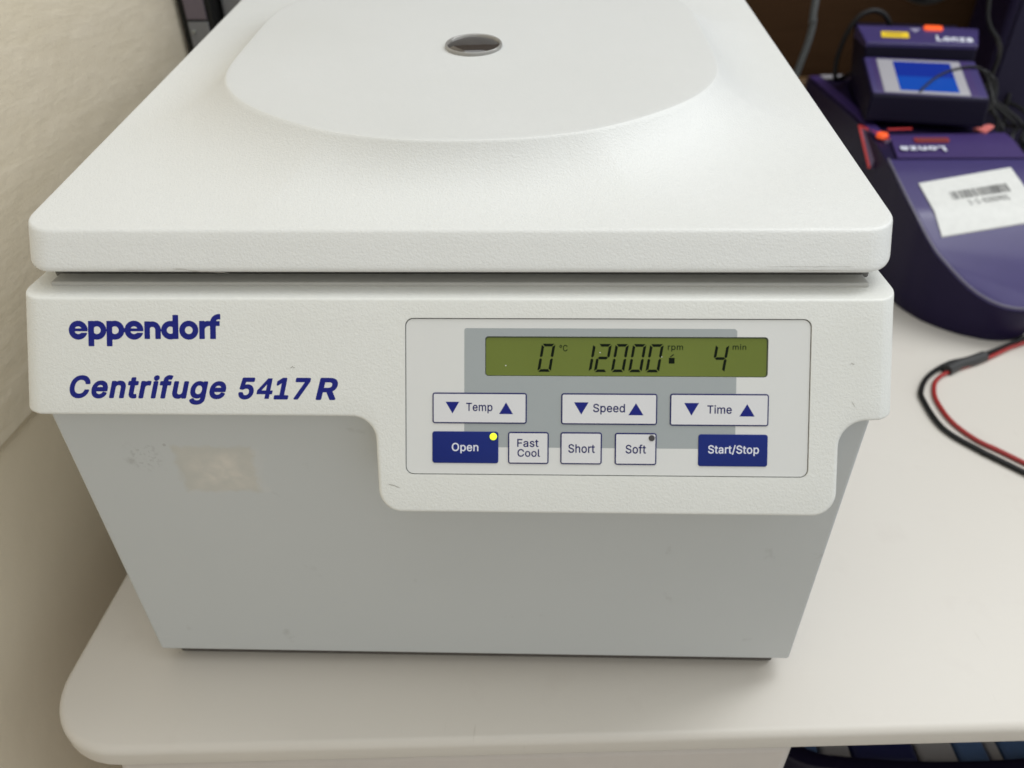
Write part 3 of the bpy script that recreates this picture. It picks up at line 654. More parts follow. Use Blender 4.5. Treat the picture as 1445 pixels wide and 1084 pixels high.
# ------------------------------------------------------------ centrifuge
CF = empty('centrifuge', (0, 0.2, 0.0), 'large off-white refrigerated benchtop centrifuge with a green display and blue buttons', 'centrifuge')
BW = 0.1628
body = box('body', -BW, BW, 0.0, 0.395, 0.012, 0.1795, M_body, CF, bevel=0.0016)
box('base', -0.1575, 0.1575, 0.0065, 0.385, 0.0008, 0.0125, plain('base_shadow_grey', (0.11, 0.10, 0.09), 0.6, Specular_IOR_Level=0.2), CF, bevel=0.001)  # colour darkened to stand in for the shadow beneath the body
for x in (-0.135, 0.1522):
    for y in (0.030, 0.36):
        box('foot', x - .009, x + .009, y - .007, y + .011, 0.0, 0.0115, M_foot, CF, bevel=0.0012)


# notch outline s_bot(x)
def outline():
    P = []

    def arc(cx, cs, r, a0, a1, n=10):
        for i in range(n + 1):
            a = math.radians(a0 + (a1 - a0) * i / n)
            P.append((cx + r * math.cos(a), cs + r * math.sin(a)))
    # left end small corner
    arc(-166.6, 43.6, 2.0, 180, 90, 5)
    for x in (-120, -80, -50): P.append((x, 45.55))
    arc(-38.5, 55.0, 9.4, -90, -2, 12)        # concave
    arc(-19.0, 73.2, 9.2, 182, 90, 12)        # convex
    for x in (20, 60, 100): P.append((x, 82.4))
    arc(137.4, 73.2, 9.2, 90, 2, 12)
    arc(157.2, 56.3, 10.4, 182, 270, 12)
    P.append((161.5, 45.9))
    arc(166.6, 43.9, 2.0, 90, 0, 5)
    return P


def housing():
    O = outline()
    n = len(O)
    RE = 9.5   # plan corner radius mm

    def plan(x):
        e = abs(x) - (168.6 - RE)
        if e <= 0: return 0.0
        return RE - math.sqrt(max(0, RE * RE - e * e))
    # densify columns towards the ends and everywhere
    cols = []
    for i in range(n - 1):
        (xa, sa), (xb, sb) = O[i], O[i + 1]
        k = max(1, int(abs(xb - xa) / 6))
        for j in range(k): cols.append((xa + (xb - xa) * j / k, sa + (sb - sa) * j / k))
    cols.append(O[-1])
    ext = [(-168.6 + RE * (1 - math.cos(math.radians(a))), 45.55) for a in (28, 42, 56, 72)]
    ext += [(168.6 - RE * (1 - math.cos(math.radians(a))), 45.9) for a in (28, 42, 56, 72)]
    cols = sorted(set(cols + [e for e in ext if -160 < -abs(e[0]) or True]), key=lambda c: (round(c[0], 4), 0))
    # keep path order: rebuild as ordered by x then repair vertical runs
    seen = []
    for c in cols:
        seen.append(c)
    cols = seen
    m_ = len(cols)
    # 2-D outward normals
    nr = []
    for i in range(m_):
        a, b = cols[max(i - 1, 0)], cols[min(i + 1, m_ - 1)]
        t = Vector((b[0] - a[0], b[1] - a[1]))
        if t.length < 1e-6: t = Vector((1, 0))
        t.normalize()
        nr.append(Vector((t.y, -t.x)) * 1.0)   # inward = towards smaller s for left-to-right travel
    V, F = [], []
    rows = []
    RT, RB = 1.6, 1.7
    YB = 0.050
    NB, NT, NM = 5, 5, 6
    for i, (x, s) in enumerate(cols):
        col = []
        y_off = plan(x) / 1e3
        xe_, se_ = x, s
        xi, si = x + nr[i].x * RB, s + nr[i].y * RB
        x = x + (xi - x) * max(0.0, min(1.0, (162 - abs(x)) / 4))      # column runs straight down to its inset point
        # ledge back -> front top fillet
        col.append(Vector((x / 1e3, YB, Z3 + 0.0002)))
        top_y = Y3 + y_off
        phi = math.atan2(-UY, -UZ)      # lean angle of the face from vertical
        # fillet between horizontal ledge and face, radius RT
        for k in range(NT + 1):
            a = (math.pi / 2 - phi) * k / NT
            # direction of normal from up(0) to face normal
            ny, nz = -math.sin(a), math.cos(a)
            tlen = RT * math.tan((math.pi / 2 - phi) / 2)
            cy_c, cz_c = top_y + tlen / 1e3, Z3 - RT / 1e3
            col.append(Vector((x / 1e3, cy_c + ny * RT / 1e3, cz_c + nz * RT / 1e3)))
        s0 = RT * 1.0
        for k in range(1, NM):
            q = k / NM
            p = FP(x + (xi - x) * q, s0 + (si - s0) * q)
            col.append(p + Vector((0, y_off, 0)))
        for k in range(NB + 1):
            a = math.pi / 2 * k / NB
            e = RB * (1 - math.sin(a))
            p = FP(xe_ + nr[i].x * e, se_ + nr[i].y * e, 0)
            col.append(p + Vector((0, y_off + RB * (1 - math.cos(a)) / 1e3, 0)))
        pe = FP(xe_, se_, 0)
        yb = YB
        col.append(Vector((pe.x, yb, pe.z)))
        rows.append(col)
    K = len(rows[0])
    for c in rows: V += c
    for i in range(m_ - 1):
        for k in range(K - 1):
            F.append((i * K + k, i * K + k + 1, (i + 1) * K + k + 1, (i + 1) * K + k))
    F.append(tuple(range(K)))
    F.append(tuple(range((m_ - 1) * K, m_ * K)))
    back = [i * K for i in range(m_)] + [i * K + K - 1 for i in range(m_ - 1, -1, -1)]
    F.append(tuple(back))
    return V, F


def boolean_cut(o, cutV, cutF):
    me = bpy.data.meshes.new('cut')
    me.from_pydata([Vector(v) - ORG[o] for v in cutV], [], cutF)
    bm = bmesh.new(); bm.from_mesh(me)
    bmesh.ops.recalc_face_normals(bm, faces=bm.faces)
    bm.to_mesh(me); bm.free()
    c = bpy.data.objects.new('cut', me)
    c.matrix_world = Matrix.Translation(ORG[o])
    for v in me.vertices: pass
    COL.objects.link(c)
    md = o.modifiers.new('cut', 'BOOLEAN')
    md.operation = 'DIFFERENCE'
    md.solver = 'EXACT'
    md.object = c
    bpy.context.view_layer.update()
    dg = bpy.context.evaluated_depsgraph_get()
    nm = bpy.data.meshes.new_from_object(o.evaluated_get(dg))
    o.modifiers.remove(md)
    old = o.data
    o.data = nm
    nm.name = old.name
    bpy.data.objects.remove(c)
    return nm


hv, hf = housing()
hs = mesh('front_housing', hv, hf, M_case, CF, angle=32)
PL = (-17.6, 7.2, 135.6, 67.2)     # panel opening, mm
loop = rrect(PL[0], PL[1], PL[2], PL[3], 3.0, 7)
nL = len(loop)
cv = [FP(p[0], p[1], -1.1) for p in loop] + [FP(p[0], p[1], 3) for p in loop]
cf = [(i, (i + 1) % nL, nL + (i + 1) % nL, nL + i) for i in range(nL)] + [tuple(range(nL)), tuple(range(nL, 2 * nL))]
nm = boolean_cut(hs, cv, cf)
nm.polygons.foreach_set('use_smooth', [True] * len(nm.polygons))
nm.set_sharp_from_angle(angle=math.radians(32))

box('rear_casing', -0.1675, 0.1675, 0.0502, 0.398, 0.1735, 0.2112, M_case, CF, bevel=0.0015)
tb = box('lid_seal', -0.1630, 0.1630, 0.0345, 0.392, 0.2095, 0.2215, M_seal, CF, bevel=0.002)

box('gasket', -0.1600, 0.1600, 0.0262, 0.0344, 0.2090, 0.2132, plain('gasket_light_grey', (0.50, 0.495, 0.465), 0.6), CF, bevel=0.0008)
# membrane keypad
g = 0.33
panel = empty('control_panel', FP(60, 37, 0))
panel.parent = CF
panel.location = ORG[panel] - ORG[CF]
LC = (12.9, 14.05, 119.75, 29.2)
outer = rrect(PL[0] + g, PL[1] + g, PL[2] - g, PL[3] - g, 2.8, 7)
inner = rrect(LC[0], LC[1], LC[2], LC[3], 1.3, 7)
ringplate('membrane', outer, inner, -1.0, -0.45, FP, M_membrane, panel, angle=30)
prism('panel_gap', rrect(PL[0] + .02, PL[1] + .02, PL[2] - .02, PL[3] - .02, 3.0, 7), -1.08, -1.02, FP, M_groove, panel)
# mid-grey printed field with the display cut out of it: three sheets round the display
D1 = -0.43
GR = (5.0, 11.0, 108.0, 56.5)


def sheet(name, loop, d, mat, parent, xf=FP):
    return mesh(name, [xf(p[0], p[1], d) for p in loop], [tuple(range(len(loop)))], mat, parent, smooth=False)


def grey_field():
    # one polygon: rectangle minus the display which leaves through the right side
    L = []
    x0, s0, x1, s1 = GR
    r = 0.8
    L += [(x0, s0 + r), (x0 + r * .3, s0 + r * .3), (x0 + r, s0), (x1 - r, s0), (x1, s0 + r)]
    L += [(x1, LC[1] - 0.05)]
    L += [(LC[0] + 1.2, LC[1] - 0.05), (LC[0] + .33, LC[1] + .33), (LC[0] - 0.05, LC[1] + 1.2),
          (LC[0] - 0.05, LC[3] - 1.2), (LC[0] + .33, LC[3] - .33), (LC[0] + 1.2, LC[3] + 0.05)]
    L += [(x1, LC[3] + 0.05), (x1, s1), (x0, s1)]
    V, F = fill_loops([[(a, -b) for a, b in L]])
    return mesh('grey_field', [FP(a, -b, D1) for a, b in V], F, M_memgrey, panel, smooth=False)


grey_field()
disp = prism('display', rrect(LC[0] + .02, LC[1] + .02, LC[2] - .02, LC[3] - .02, 1.3, 7), -0.99, -0.93, FP, M_lcd, panel)
ringplate('display_edge_shadow', rrect(LC[0] + .03, LC[1] + .03, LC[2] - .03, LC[3] - .03, 1.3, 7),
          rrect(LC[0] + .34, LC[1] + .50, LC[2] - .45, LC[3] - .26, 1.1, 7), -0.925, -0.90, FP, M_lcdshadow, disp)  # painted recess shadow, wider along the top and right

# seven segment digits
SEG = {'0': 'abcdef', '1': 'ef', '2': 'abged', '4': 'fgbc'}


def digit(ch, p0, p1):
    x0, y0, x1, y1 = p0[0], p0[1], p1[0], p1[1]
    hgt = y1 - y0
    sh = 0.165
    ww = (x1 - x0) - sh * hgt if ch != '1' else 4.9
    t = 1.02
    V, F = [], []

    def put(poly):
        b = len(V)
        for (u, q) in poly:
            V.append(FP(x0 + u + sh * (hgt - q), y0 + q, -0.90))
        F.append(tuple(range(b, b + len(poly))))
    gp = 0.16
    w_, h_ = ww, hgt
    hm = h_ / 2
    S = {
        'a': [(gp + .2, 0), (w_ - gp - .2, 0), (w_ - t - gp, t), (t + gp, t)],
        'd': [(t + gp, h_ - t), (w_ - t - gp, h_ - t), (w_ - gp - .2, h_), (gp + .2, h_)],
        'g': [(.55, hm), (t + gp, hm - t / 2), (w_ - t - gp, hm - t / 2), (w_ - .55, hm), (w_ - t - gp, hm + t / 2), (t + gp, hm + t / 2)],
        'f': [(0, gp + .25), (t, t + gp), (t, hm - t / 2 - gp), (t * .45, hm - gp), (0, hm - t * .4 - gp)],
        'e': [(0, hm + t * .4 + gp), (t * .45, hm + gp), (t, hm + t / 2 + gp), (t, h_ - t - gp), (0, h_ - gp - .25)],
        'b': [(w_ - t, t + gp), (w_, gp + .25), (w_, hm - t * .4 - gp), (w_ - t * .45, hm - gp), (w_ - t, hm - t / 2 - gp)],
        'c': [(w_ - t, hm + t / 2 + gp), (w_ - t * .45, hm + gp), (w_, hm + t * .4 + gp), (w_, h_ - gp - .25), (w_ - t, h_ - t - gp)],
    }
    for s in SEG[ch]: put(S[s])
    return mesh('digit', V, F, M_seg, disp, smooth=False)


for ch, a, b in (('0', (32.79, 16.8), (39.71, 27.5)), ('1', (52.28, 16.8), (54.63, 27.5)), ('2', (54.31, 16.8), (61.08, 27.5)),
                 ('0', (60.75, 16.8), (67.52, 27.5)), ('0', (67.31, 16.8), (74.15, 27.5)), ('0', (73.81, 16.8), (80.7, 27.5)),
                 ('4', (98.5, 16.8), (105.3, 27.5))):
    digit(ch, a, b)
lettering('unit_text', '°C', 'r', (41.2, 17.2), (44.3, 19.7), -0.90, FP, M_seg2, disp)
lettering('unit_text', 'rpm', 'r', (82.15, 17.3), (87.9, 19.6), -0.90, FP, M_seg2, disp, track=20)
lettering('unit_text', 'min', 'r', (106.5, 16.7), (111.6, 18.8), -0.90, FP, M_seg2, disp, track=20)
lk = [(82.6, 21.95), (84.8, 21.95), (84.8, 24.15), (82.6, 24.15)]
lv = [FP(a, b, -0.90) for a, b in lk] + [FP(a, b, -0.90) for a, b in ((83.0, 21.5), (84.3, 20.55), (84.55, 20.85), (83.3, 21.75))]
mesh('padlock_symbol', lv, [(0, 1, 2, 3), (4, 5, 6, 7)], M_seg, disp, smooth=False)

# keys
KT = -0.45


def key(x0, s0, x1, s1, blue, texts, tris=(), label=None):
    k = prism('button', rrect(x0, s0, x1, s1, 1.0, 6), KT - .02, KT + 0.32, FP, M_keyblue if blue else M_navyline, panel, edge=0.2)
    if label: k['label'] = label
    d = KT + 0.325
    if not blue:
        e = 0.5
        prism('button_face', rrect(x0 + e, s0 + e, x1 - e, s1 - e, 0.45, 5), d - .02, d + 0.03, FP, M_key, k)
        d += 0.035
    d += 0.012
    for t, a, b in texts:
        lettering('button_text', t, 'r', a, b, d, FP, M_keytext if blue else M_navyline, k, track=-8)
    for a, b, up in tris:
        xm = (a[0] + b[0]) / 2
        tri = [(a[0], b[1]), (b[0], b[1]), (xm, a[1])] if up else [(a[0], a[1]), (b[0], a[1]), (xm, b[1])]
        sheet('arrow_symbol', tri, d, M_blue, k)
    return k


key(-7.2, 35.6, 28.9, 47.4, False, [('Temp', (5.74, 39.45), (15.83, 43.46))],
    [((-2.13, 39.1), (3.08, 43.6), 0), ((18.36, 39.2), (23.63, 43.7), 1)])
key(42.0, 35.6, 78.4, 47.5, False, [('Speed', (54.11, 39.5), (66.2, 43.6))],
    [((46.85, 39.0), (52.4, 43.7), 0), ((67.51, 39.2), (73.19, 43.8), 1)])
key(83.2, 35.5, 120.3, 47.7, False, [('Time', (97.2, 39.75), (106.44, 43.05))],
    [((88.51, 39.0), (94.08, 43.8), 0), ((109.32, 39.3), (115.04, 44.0), 1)])
ko = key(-7.3, 50.5, 18.1, 62.7, True, [('Open', (0.23, 54.88), (10.44, 58.89))], label='solid blue button with a lit green lamp')
key(21.8, 50.5, 37.35, 62.8, False, [('Fast', (25.3, 53.2), (33.48, 56.3)), ('Cool', (25.4, 57.05), (34.05, 60.06))])
key(41.8, 50.5, 57.6, 62.8, False, [('Short', (44.82, 55.0), (54.94, 58.4))])
ks = key(62.5, 50.6, 78.35, 62.85, False, [('Soft', (66.6, 55.0), (74.35, 58.5))])
key(94.1, 50.9, 120.2, 63.1, True, [('Start/Stop', (97.8, 54.9), (116.95, 59.0))], label='solid blue button without a lamp')


def disc(name, cx, cs, r, d0, d1, mat, parent, xf=FP, n=28, edge=0.0, sx_=1.0):
    lp = [(cx + sx_ * r * math.cos(2 * math.pi * i / n), cs + r * math.sin(2 * math.pi * i / n)) for i in range(n)]
    return prism(name, lp, d0, d1, xf, mat, parent, edge=edge)


disc('indicator_lamp', 16.15, 52.35, 1.38, KT + .2, KT + .72, M_led, ko, edge=0.3)
disc('indicator_lamp', 76.45, 52.5, 1.18, KT + .3, KT + .62, M_ledoff, ks, edge=0.2)

# brand lettering built from rings and bars, traced with marching squares
def logo():
    W, Hh = 700, 152
    x_off, y_off = 112, 72
    bars = []   # primitives as signed distance (negative inside)

    def ring(cx, cy_, ro, ri):
        return lambda x, y: max(math.hypot(x - cx, y - cy_) - ro, ri - math.hypot(x - cx, y - cy_))

    def rect(x0, y0, x1, y1):
        return lambda x, y: max(x0 - x, x - x1, y0 - y, y - y1)

    def sub(a, b):
        return lambda x, y: max(a(x, y), -b(x, y))

    def inter(*a):
        return lambda x, y: max(q(x, y) for q in a)

    def un(*a):
        return lambda x, y: min(q(x, y) for q in a)

    def e(cx):
        rg = ring(cx, 147, 43, 17.5)
        bar = rect(cx - 40, 139, cx + 41, 152)
        slit = rect(cx + 2, 151, cx + 60, 158.5)
        return un(sub(rg, slit), inter(bar, lambda x, y: math.hypot(x - cx, y - 147) - 42))
    shapes = [
        e(161),
        un(rect(206.5, 105, 233, 220), inter(ring(246, 147, 43, 17.5), rect(206, 100, 300, 195))),
        un(rect(290, 105, 316, 220), inter(ring(328, 147, 43, 17.5), rect(290, 100, 380, 195))),
        e(415),
        un(rect(462, 107, 487, 187), inter(ring(498, 145, 38, 13), rect(470, 100, 540, 145)), rect(511, 143, 536, 187)),
        un(rect(590, 78, 616, 187), inter(ring(580, 147, 42, 16.5), rect(530, 100, 605, 195))),
        ring(663, 147, 43, 17.5),
        un(rect(710, 105, 735, 187), inter(ring(752, 148, 43, 18.5), rect(712, 100, 753, 148))),
        un(rect(759, 108, 785, 187), rect(750, 106, 803, 128), inter(ring(800, 115, 41, 17), rect(755, 70, 806, 115))),
    ]
    st = 3.0
    V, F = [], []
    vid = {}

    def X2(x): return -148.02 + (x - 118) * (59.29 / 688)

    def S2(x, y): return 8.6 + (y - 103) * (7.38 / 87) - 0.0003 * (x - 118)

    def vert(x, y):
        k = (round(x, 3), round(y, 3))
        if k not in vid:
            vid[k] = len(V)
            V.append(FP(X2(x), S2(x, y), 0.05))
        return vid[k]

    def allsd(x, y):
        return min(s(x, y) for s in shapes)
    nx, ny = int(700 / st) + 2, int(152 / st) + 2
    G = [[allsd(112 + i * st, 71 + j * st) for i in range(nx)] for j in range(ny)]
    for j in range(ny - 1):
        for i in range(nx - 1):
            cs = [(i, j), (i + 1, j), (i + 1, j + 1), (i, j + 1)]
            val = [G[b][a] for a, b in cs]
            if all(q > 0 for q in val): continue
            poly = []
            for k in range(4):
                a, b = cs[k], cs[(k + 1) % 4]
                va, vb = val[k], val[(k + 1) % 4]
                pa = (112 + a[0] * st, 71 + a[1] * st)
                pb = (112 + b[0] * st, 71 + b[1] * st)
                if va <= 0: poly.append(vert(*pa))
                if (va <= 0) != (vb <= 0):
                    t = va / (va - vb)
                    poly.append(vert(pa[0] + (pb[0] - pa[0]) * t, pa[1] + (pb[1] - pa[1]) * t))
            poly = [p for q, p in enumerate(poly) if p != poly[q - 1]]
            if len(poly) >= 3: F.append(tuple(poly))
    return mesh('maker_lettering', V, F, M_blue, CF, smooth=False)


logo()
lettering('model_lettering', 'Centrifuge', 'b', (-148.35, 29.45), (-86.87, 40.9), 0.05, FP, M_blue, CF, shear=0.21, track=-6)
lettering('model_lettering', '5417', 'b', (-82.2, 30.25), (-53.9, 38.75), 0.05, FP, M_blue, CF, shear=0.21, track=-4)
lettering('model_lettering', 'R', 'b', (-52.2, 30.2), (-43.5, 38.75), 0.05, FP, M_blue, CF, shear=0.21)

# ------------------------------------------------------------ lid
Y1, Z1, SL = 0.0308, 0.2332, 0.1298
ca, sa = 1 / math.hypot(1, SL), SL / math.hypot(1, SL)
LL = 0.372


def LP(x, v_, h=0.0):
    return Vector((x, Y1 + v_ * ca - h * sa, Z1 + v_ * sa + h * ca))


def lid():
    cx, cv_ = 0.0, 0.19
    r = 0.0135
    # outline by true arcs
    out = []
    for ccx, ccv, a0 in ((H - r, r, -90), (H - r, LL - r, 0), (-H + r, LL - r, 90), (-H + r, r, 180)):
        for i in range(15):
            a = math.radians(a0 + 90 * i / 14)
            out.append((ccx + r * math.cos(a), ccv + r * math.sin(a)))
    # subdivide straight runs
    dense = []
    m_ = len(out)
    for i in range(m_):
        a, b = Vector(out[i]), Vector(out[(i + 1) % m_])
        k = max(1, int((b - a).length / 0.0022))
        for j in range(k): dense.append(a + (b - a) * j / k)
    n = len(dense)
    # raised field contour: list of (x, v) for the right half, mirrored about v=0.194
    half = [(0, 0.0410), (0.025, 0.0425), (0.049, 0.0482), (0.0635, 0.0545), (0.0768, 0.0625), (0.0892, 0.0717), (0.1000, 0.0818), (0.1085, 0.0930),
            (0.1143, 0.1043), (0.1175, 0.1148), (0.1190, 0.1255), (0.1196, 0.1380), (0.1197, 0.1655)]
    right = half + [(x, 2 * 0.1655 - v_) for x, v_ in reversed(half[:-1])]
    full = right + [(-x, v_) for x, v_ in reversed(right[1:-1])]
    full = [(x + 0.0001, v_) for x, v_ in full]
    cont = [Vector((p.x, p.y)) for p in spline_pts([(x, v_, 0) for x, v_ in full + full[:3]], 10)]
    ctr = Vector((0.0001, 0.1655))
    polar = sorted([(math.atan2(p.y - ctr.y, p.x - ctr.x), (p - ctr).length) for p in cont])

    def rad(a):
        lo, hi = 0, len(polar) - 1
        if a <= polar[0][0] or a >= polar[-1][0]:
            return polar[0][1]
        while hi - lo > 1:
            mid = (lo + hi) // 2
            if polar[mid][0] <= a: lo = mid
            else: hi = mid
        t = (a - polar[lo][0]) / max(1e-9, polar[hi][0] - polar[lo][0])
        return polar[lo][1] * (1 - t) + polar[hi][1] * t
    inner = []
    for p in dense:
        d = p - ctr
        a = math.atan2(d.y, d.x)
        inner.append(ctr + Vector((math.cos(a), math.sin(a))) * rad(a))
    nrm = []
    for i in range(n):
        t = (dense[(i + 1) % n] - dense[i - 1]).normalized()
        nrm.append(Vector((-t.y, t.x)))   # inward for ccw
    HP = 0.0165
    rings = []
    # bottom lip, wall, top fillet
    DY, DZ = Y1 - 0.02114, Z1 - 0.21894

    def wallpt(i, q, inset=0.0):
        """q: 0 top .. 1 bottom of the skirt; inset: towards the inside"""
        p = dense[i] + nrm[i] * inset
        top = LP(p.x, p.y)
        w_ = max(0.0, min(1.0, 1 - p.y / 0.03))
        # bottom line is horizontal-ish: same slope as lid
        return top + Vector((0, -DY * q * w_, -DZ * q))
    RB, RT = 0.0026, 0.0011
    # underside
    rings.append([wallpt(i, 1.0, 0.008) for i in range(n)])
    for k in range(6):
        a = math.radians(90 * k / 5)
        rings.append([wallpt(i, 1.0 - (RB / DZ) * (1 - math.cos(a)), RB * (1 - math.sin(a))) for i in range(n)])
    for q in (0.7, 0.5, 0.3):
        rings.append([wallpt(i, q) for i in range(n)])
    for k in range(5):
        a = math.radians(90 * k / 4)
        rings.append([wallpt(i, (RT / DZ) * (1 - math.sin(a)), RT * (1 - math.cos(a))) for i in range(n)])
    # top slope
    NS = 54
    for k in range(1, NS + 1):
        t = (k / NS)
        ring = []
        for i in range(n):
            s0 = dense[i] + nrm[i] * RT
            p = s0.lerp(inner[i], t)
            gap = (inner[i] - s0).length
            d = (1 - t) * gap
            D = min(gap * 0.98, 0.056)
            u = max(0.0, 1 - d / D)
            h = HP * (0.55 * u ** 2.0 + 0.45 * u ** 4.0)
            ring.append(LP(p.x, p.y, h))
        rings.append(ring)
    # crisp rounded rim then the flat field
    for e, h in ((0.0003, HP + 0.00010), (0.0007, HP + 0.00018), (0.0014, HP + 0.00024), (0.003, HP + 0.00027)):
        rings.append([LP(*(inner[i] + (ctr - inner[i]).normalized() * e), h) for i in range(n)])
    for q in (0.85, 0.6, 0.35, 0.15, 0.05):
        rings.append([LP(*(ctr + (inner[i] - ctr) * q), HP + 0.0003) for i in range(n)])
    V, F = [], []
    for rg in rings: V += rg
    for q in range(len(rings) - 1):
        for i in range(n):
            j = (i + 1) % n
            F.append((q * n + i, q * n + j, (q + 1) * n + j, (q + 1) * n + i))
    F.append(tuple(range(n)))
    F.append(tuple(range((len(rings) - 1) * n, len(rings) * n)))
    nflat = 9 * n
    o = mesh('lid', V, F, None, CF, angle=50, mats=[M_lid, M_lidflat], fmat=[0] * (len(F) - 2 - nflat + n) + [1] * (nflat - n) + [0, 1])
    # sight glass
    prof = [(0.0148, 0.0), (0.0148, 0.0006), (0.0145, 0.0014), (0.0141, 0.0017), (0.0136, 0.0015), (0.0132, 0.0010)]
    prof2 = [(0.0121, 0.0022), (0.0112, 0.0012), (0.0095, 0.0006), (0.006, 0.0002), (0.0025, 0.0), (0.0004, 0.0)]

    def lathe(name, pr, mat, par):
        V, F = [], []
        K = 64
        for rr, hh in pr:
            for i in range(K):
                a = 2 * math.pi * i / K
                V.append(LP(-0.0002 + rr * math.cos(a), 0.1505 + rr * math.sin(a), HP + 0.0003 + hh))
        for q in range(len(pr) - 1):
            for i in range(K):
                j = (i + 1) % K
                F.append((q * K + i, q * K + j, (q + 1) * K + j, (q + 1) * K + i))
        F.append(tuple(range((len(pr) - 1) * K, len(pr) * K)))
        return mesh(name, V, F, mat, par, angle=60)
    rg = lathe('sight_window_ring', prof + [(0.0130, 0.0002)], M_chrome, o)
    lathe('sight_window_lens', [(0.0134, 0.0005), (0.0124, 0.0008), (0.0108, 0.0014), (0.0085, 0.0018), (0.0055, 0.0021), (0.0025, 0.0022), (0.0006, 0.0022)], M_glassdark, o)


lid()

# dust grains caught on the textured plastic
rd = random.Random(5)
DY_, DZ_ = Y1 - 0.02114, Z1 - 0.21894
V, F = [], []


def grain(P, ex, ey, r):
    k = rd.choice((4, 5, 6))
    a0 = rd.uniform(0, 6)
    n0 = len(V)
    for q in range(k):
        a = a0 + 2 * math.pi * q / k
        rr = r * rd.uniform(.6, 1.1)
        V.append(P + ex * (rr * math.cos(a)) + ey * (rr * math.sin(a)))
    F.append(tuple(range(n0, n0 + k)))


fe, fs = Vector((1, 0, 0)), Vector((0, UY, UZ))
for gx, gs, gr in ((-69.4, 37.6, .30), (-105, 28.6, .2), (-25.5, 41.5, .22), (-21.5, 63, .2), (-146.5, 24.8, .28), (150, 35, .2), (42.9, 74, .16), (-50, 14, .14), (102, 75, .15)):
    grain(FP(gx, gs, 0.07), fe, fs, gr / 1e3)
for gx, gs, gr in ((20.8, 25.2, .26), (56.6, 20.1, .2), (80.0, 21.6, .2)):
    grain(FP(gx, gs, -0.88), fe, fs, gr / 1e3)
for q in range(26):
    gx, gv = rd.uniform(-.15, .15), rd.uniform(.004, .045)
    grain(LP(gx, gv, 0.0006 + 0.0002), fe, Vector((0, ca, sa)), rd.uniform(.00012, .00026))
def scuff(P, w_):
    """hairline mark: list of world points"""
    V2, F2 = [], []
    for q, p in enumerate(P):
        ww = w_ * (0.25 if q in (0, len(P) - 1) else rd.uniform(.5, 1.2))
        V2 += [p + fs * ww, p - fs * ww]
    for q in range(len(P) - 1):
        F2.append((2 * q, 2 * q + 1, 2 * q + 3, 2 * q + 2))
    mesh('scuff_mark', V2, F2, M_scuff, CF, smooth=False)


M_scuff = plain('scuff_grey', (0.30, 0.285, 0.25), 0.6)
LN = Vector((0, -DZ_, DY_)).normalized()


def LF(x, q):
    """front face of the lid skirt, q 0 top..1 bottom"""
    return LP(x, 0, 0) + Vector((0, -DY_ * q, -DZ_ * q)) + LN * 0.00006


scuff([LF(-.107 + .0022 * k, .86 + .010 * k + rd.uniform(-.015, .015)) for k in range(11)], 0.00011)
scuff([LF(-.128 + .0025 * k, .90 + rd.uniform(-.008, .008)) for k in range(6)], 0.00007)
scuff([LF(.118 + .003 * k, .80 + rd.uniform(-.006, .006)) for k in range(12)], 0.00005)
scuff([LF(.128 + .003 * k, .88 + rd.uniform(-.006, .006)) for k in range(9)], 0.00005)
scuff([FP(-24.5 + 1.2 * k, 71 + .35 * k + rd.uniform(-.15, .15), .06) for k in range(5)], 0.00016)
scuff([FP(150 + .6 * k, 24 + rd.uniform(-.4, .4), .06) for k in range(4)], 0.00014)
scuff([FP(151 + .5 * k, 38 + .8 * k, .06) for k in range(4)], 0.00016)
scuff([FP(-62 + .5 * k, 26.2 + rd.uniform(-.4, .4), .06) for k in range(5)], 0.00018)
mesh('dust_grains', V, F, M_dust, CF, smooth=False, kind='stuff')

# ------------------------------------------------------------ purple instrument, lower unit
PU = empty('electroporation_unit', (0.421, 0.52, 0.0), 'dark purple laboratory instrument with a white barcode label and blue screen', 'instrument')
PROF = [(.28, .022), (.30, .030), (.322, .042), (.345, .062), (.387, .092), (.44, .112), (.49, .124), (.56, .128), (.75, .130)]


def pz(y):
    for (a, za), (b, zb) in zip(PROF, PROF[1:]):
        if y <= b: break
    t = (y - a) / (b - a)
    return za + (zb - za) * t


XC = 0.4215
LEFT = [(.3585, .72), (.3578, .60), (.3575, .52), (.3575, .457), (.3578, .422), (.361, .388), (.366, .371), (.372, .357), (.379, .347), (.386, .339), (.395, .331), (.404, .3250), (.4200, .3175), (.4365, .3150)]
RIGHT = [(.4530, .3180), (.4680, .3270), (.4800, .3430), (.4870, .3650), (.4890, .3900), (.4870, .4220), (.4845, .4570), (.4845, .52), (.4845, .60), (.4845, .72)]


def unit_outline(inset=0.0, ymax=1.0):
    left = [Vector((x, y)) for x, y in LEFT if y <= ymax]
    pts = left + [Vector(p) for p in RIGHT if p[1] <= ymax]
    # densify along
    sp_ = [Vector((q.x, q.y)) for q in spline_pts([(p.x, p.y, 0) for p in pts], 5)]
    res = []
    for i, p in enumerate(sp_):
        a, b = sp_[max(i - 1, 0)], sp_[min(i + 1, len(sp_) - 1)]
        t = (b - a).normalized()
        nn = Vector((-t.y, t.x))
        res.append(p + nn * inset)
    return res


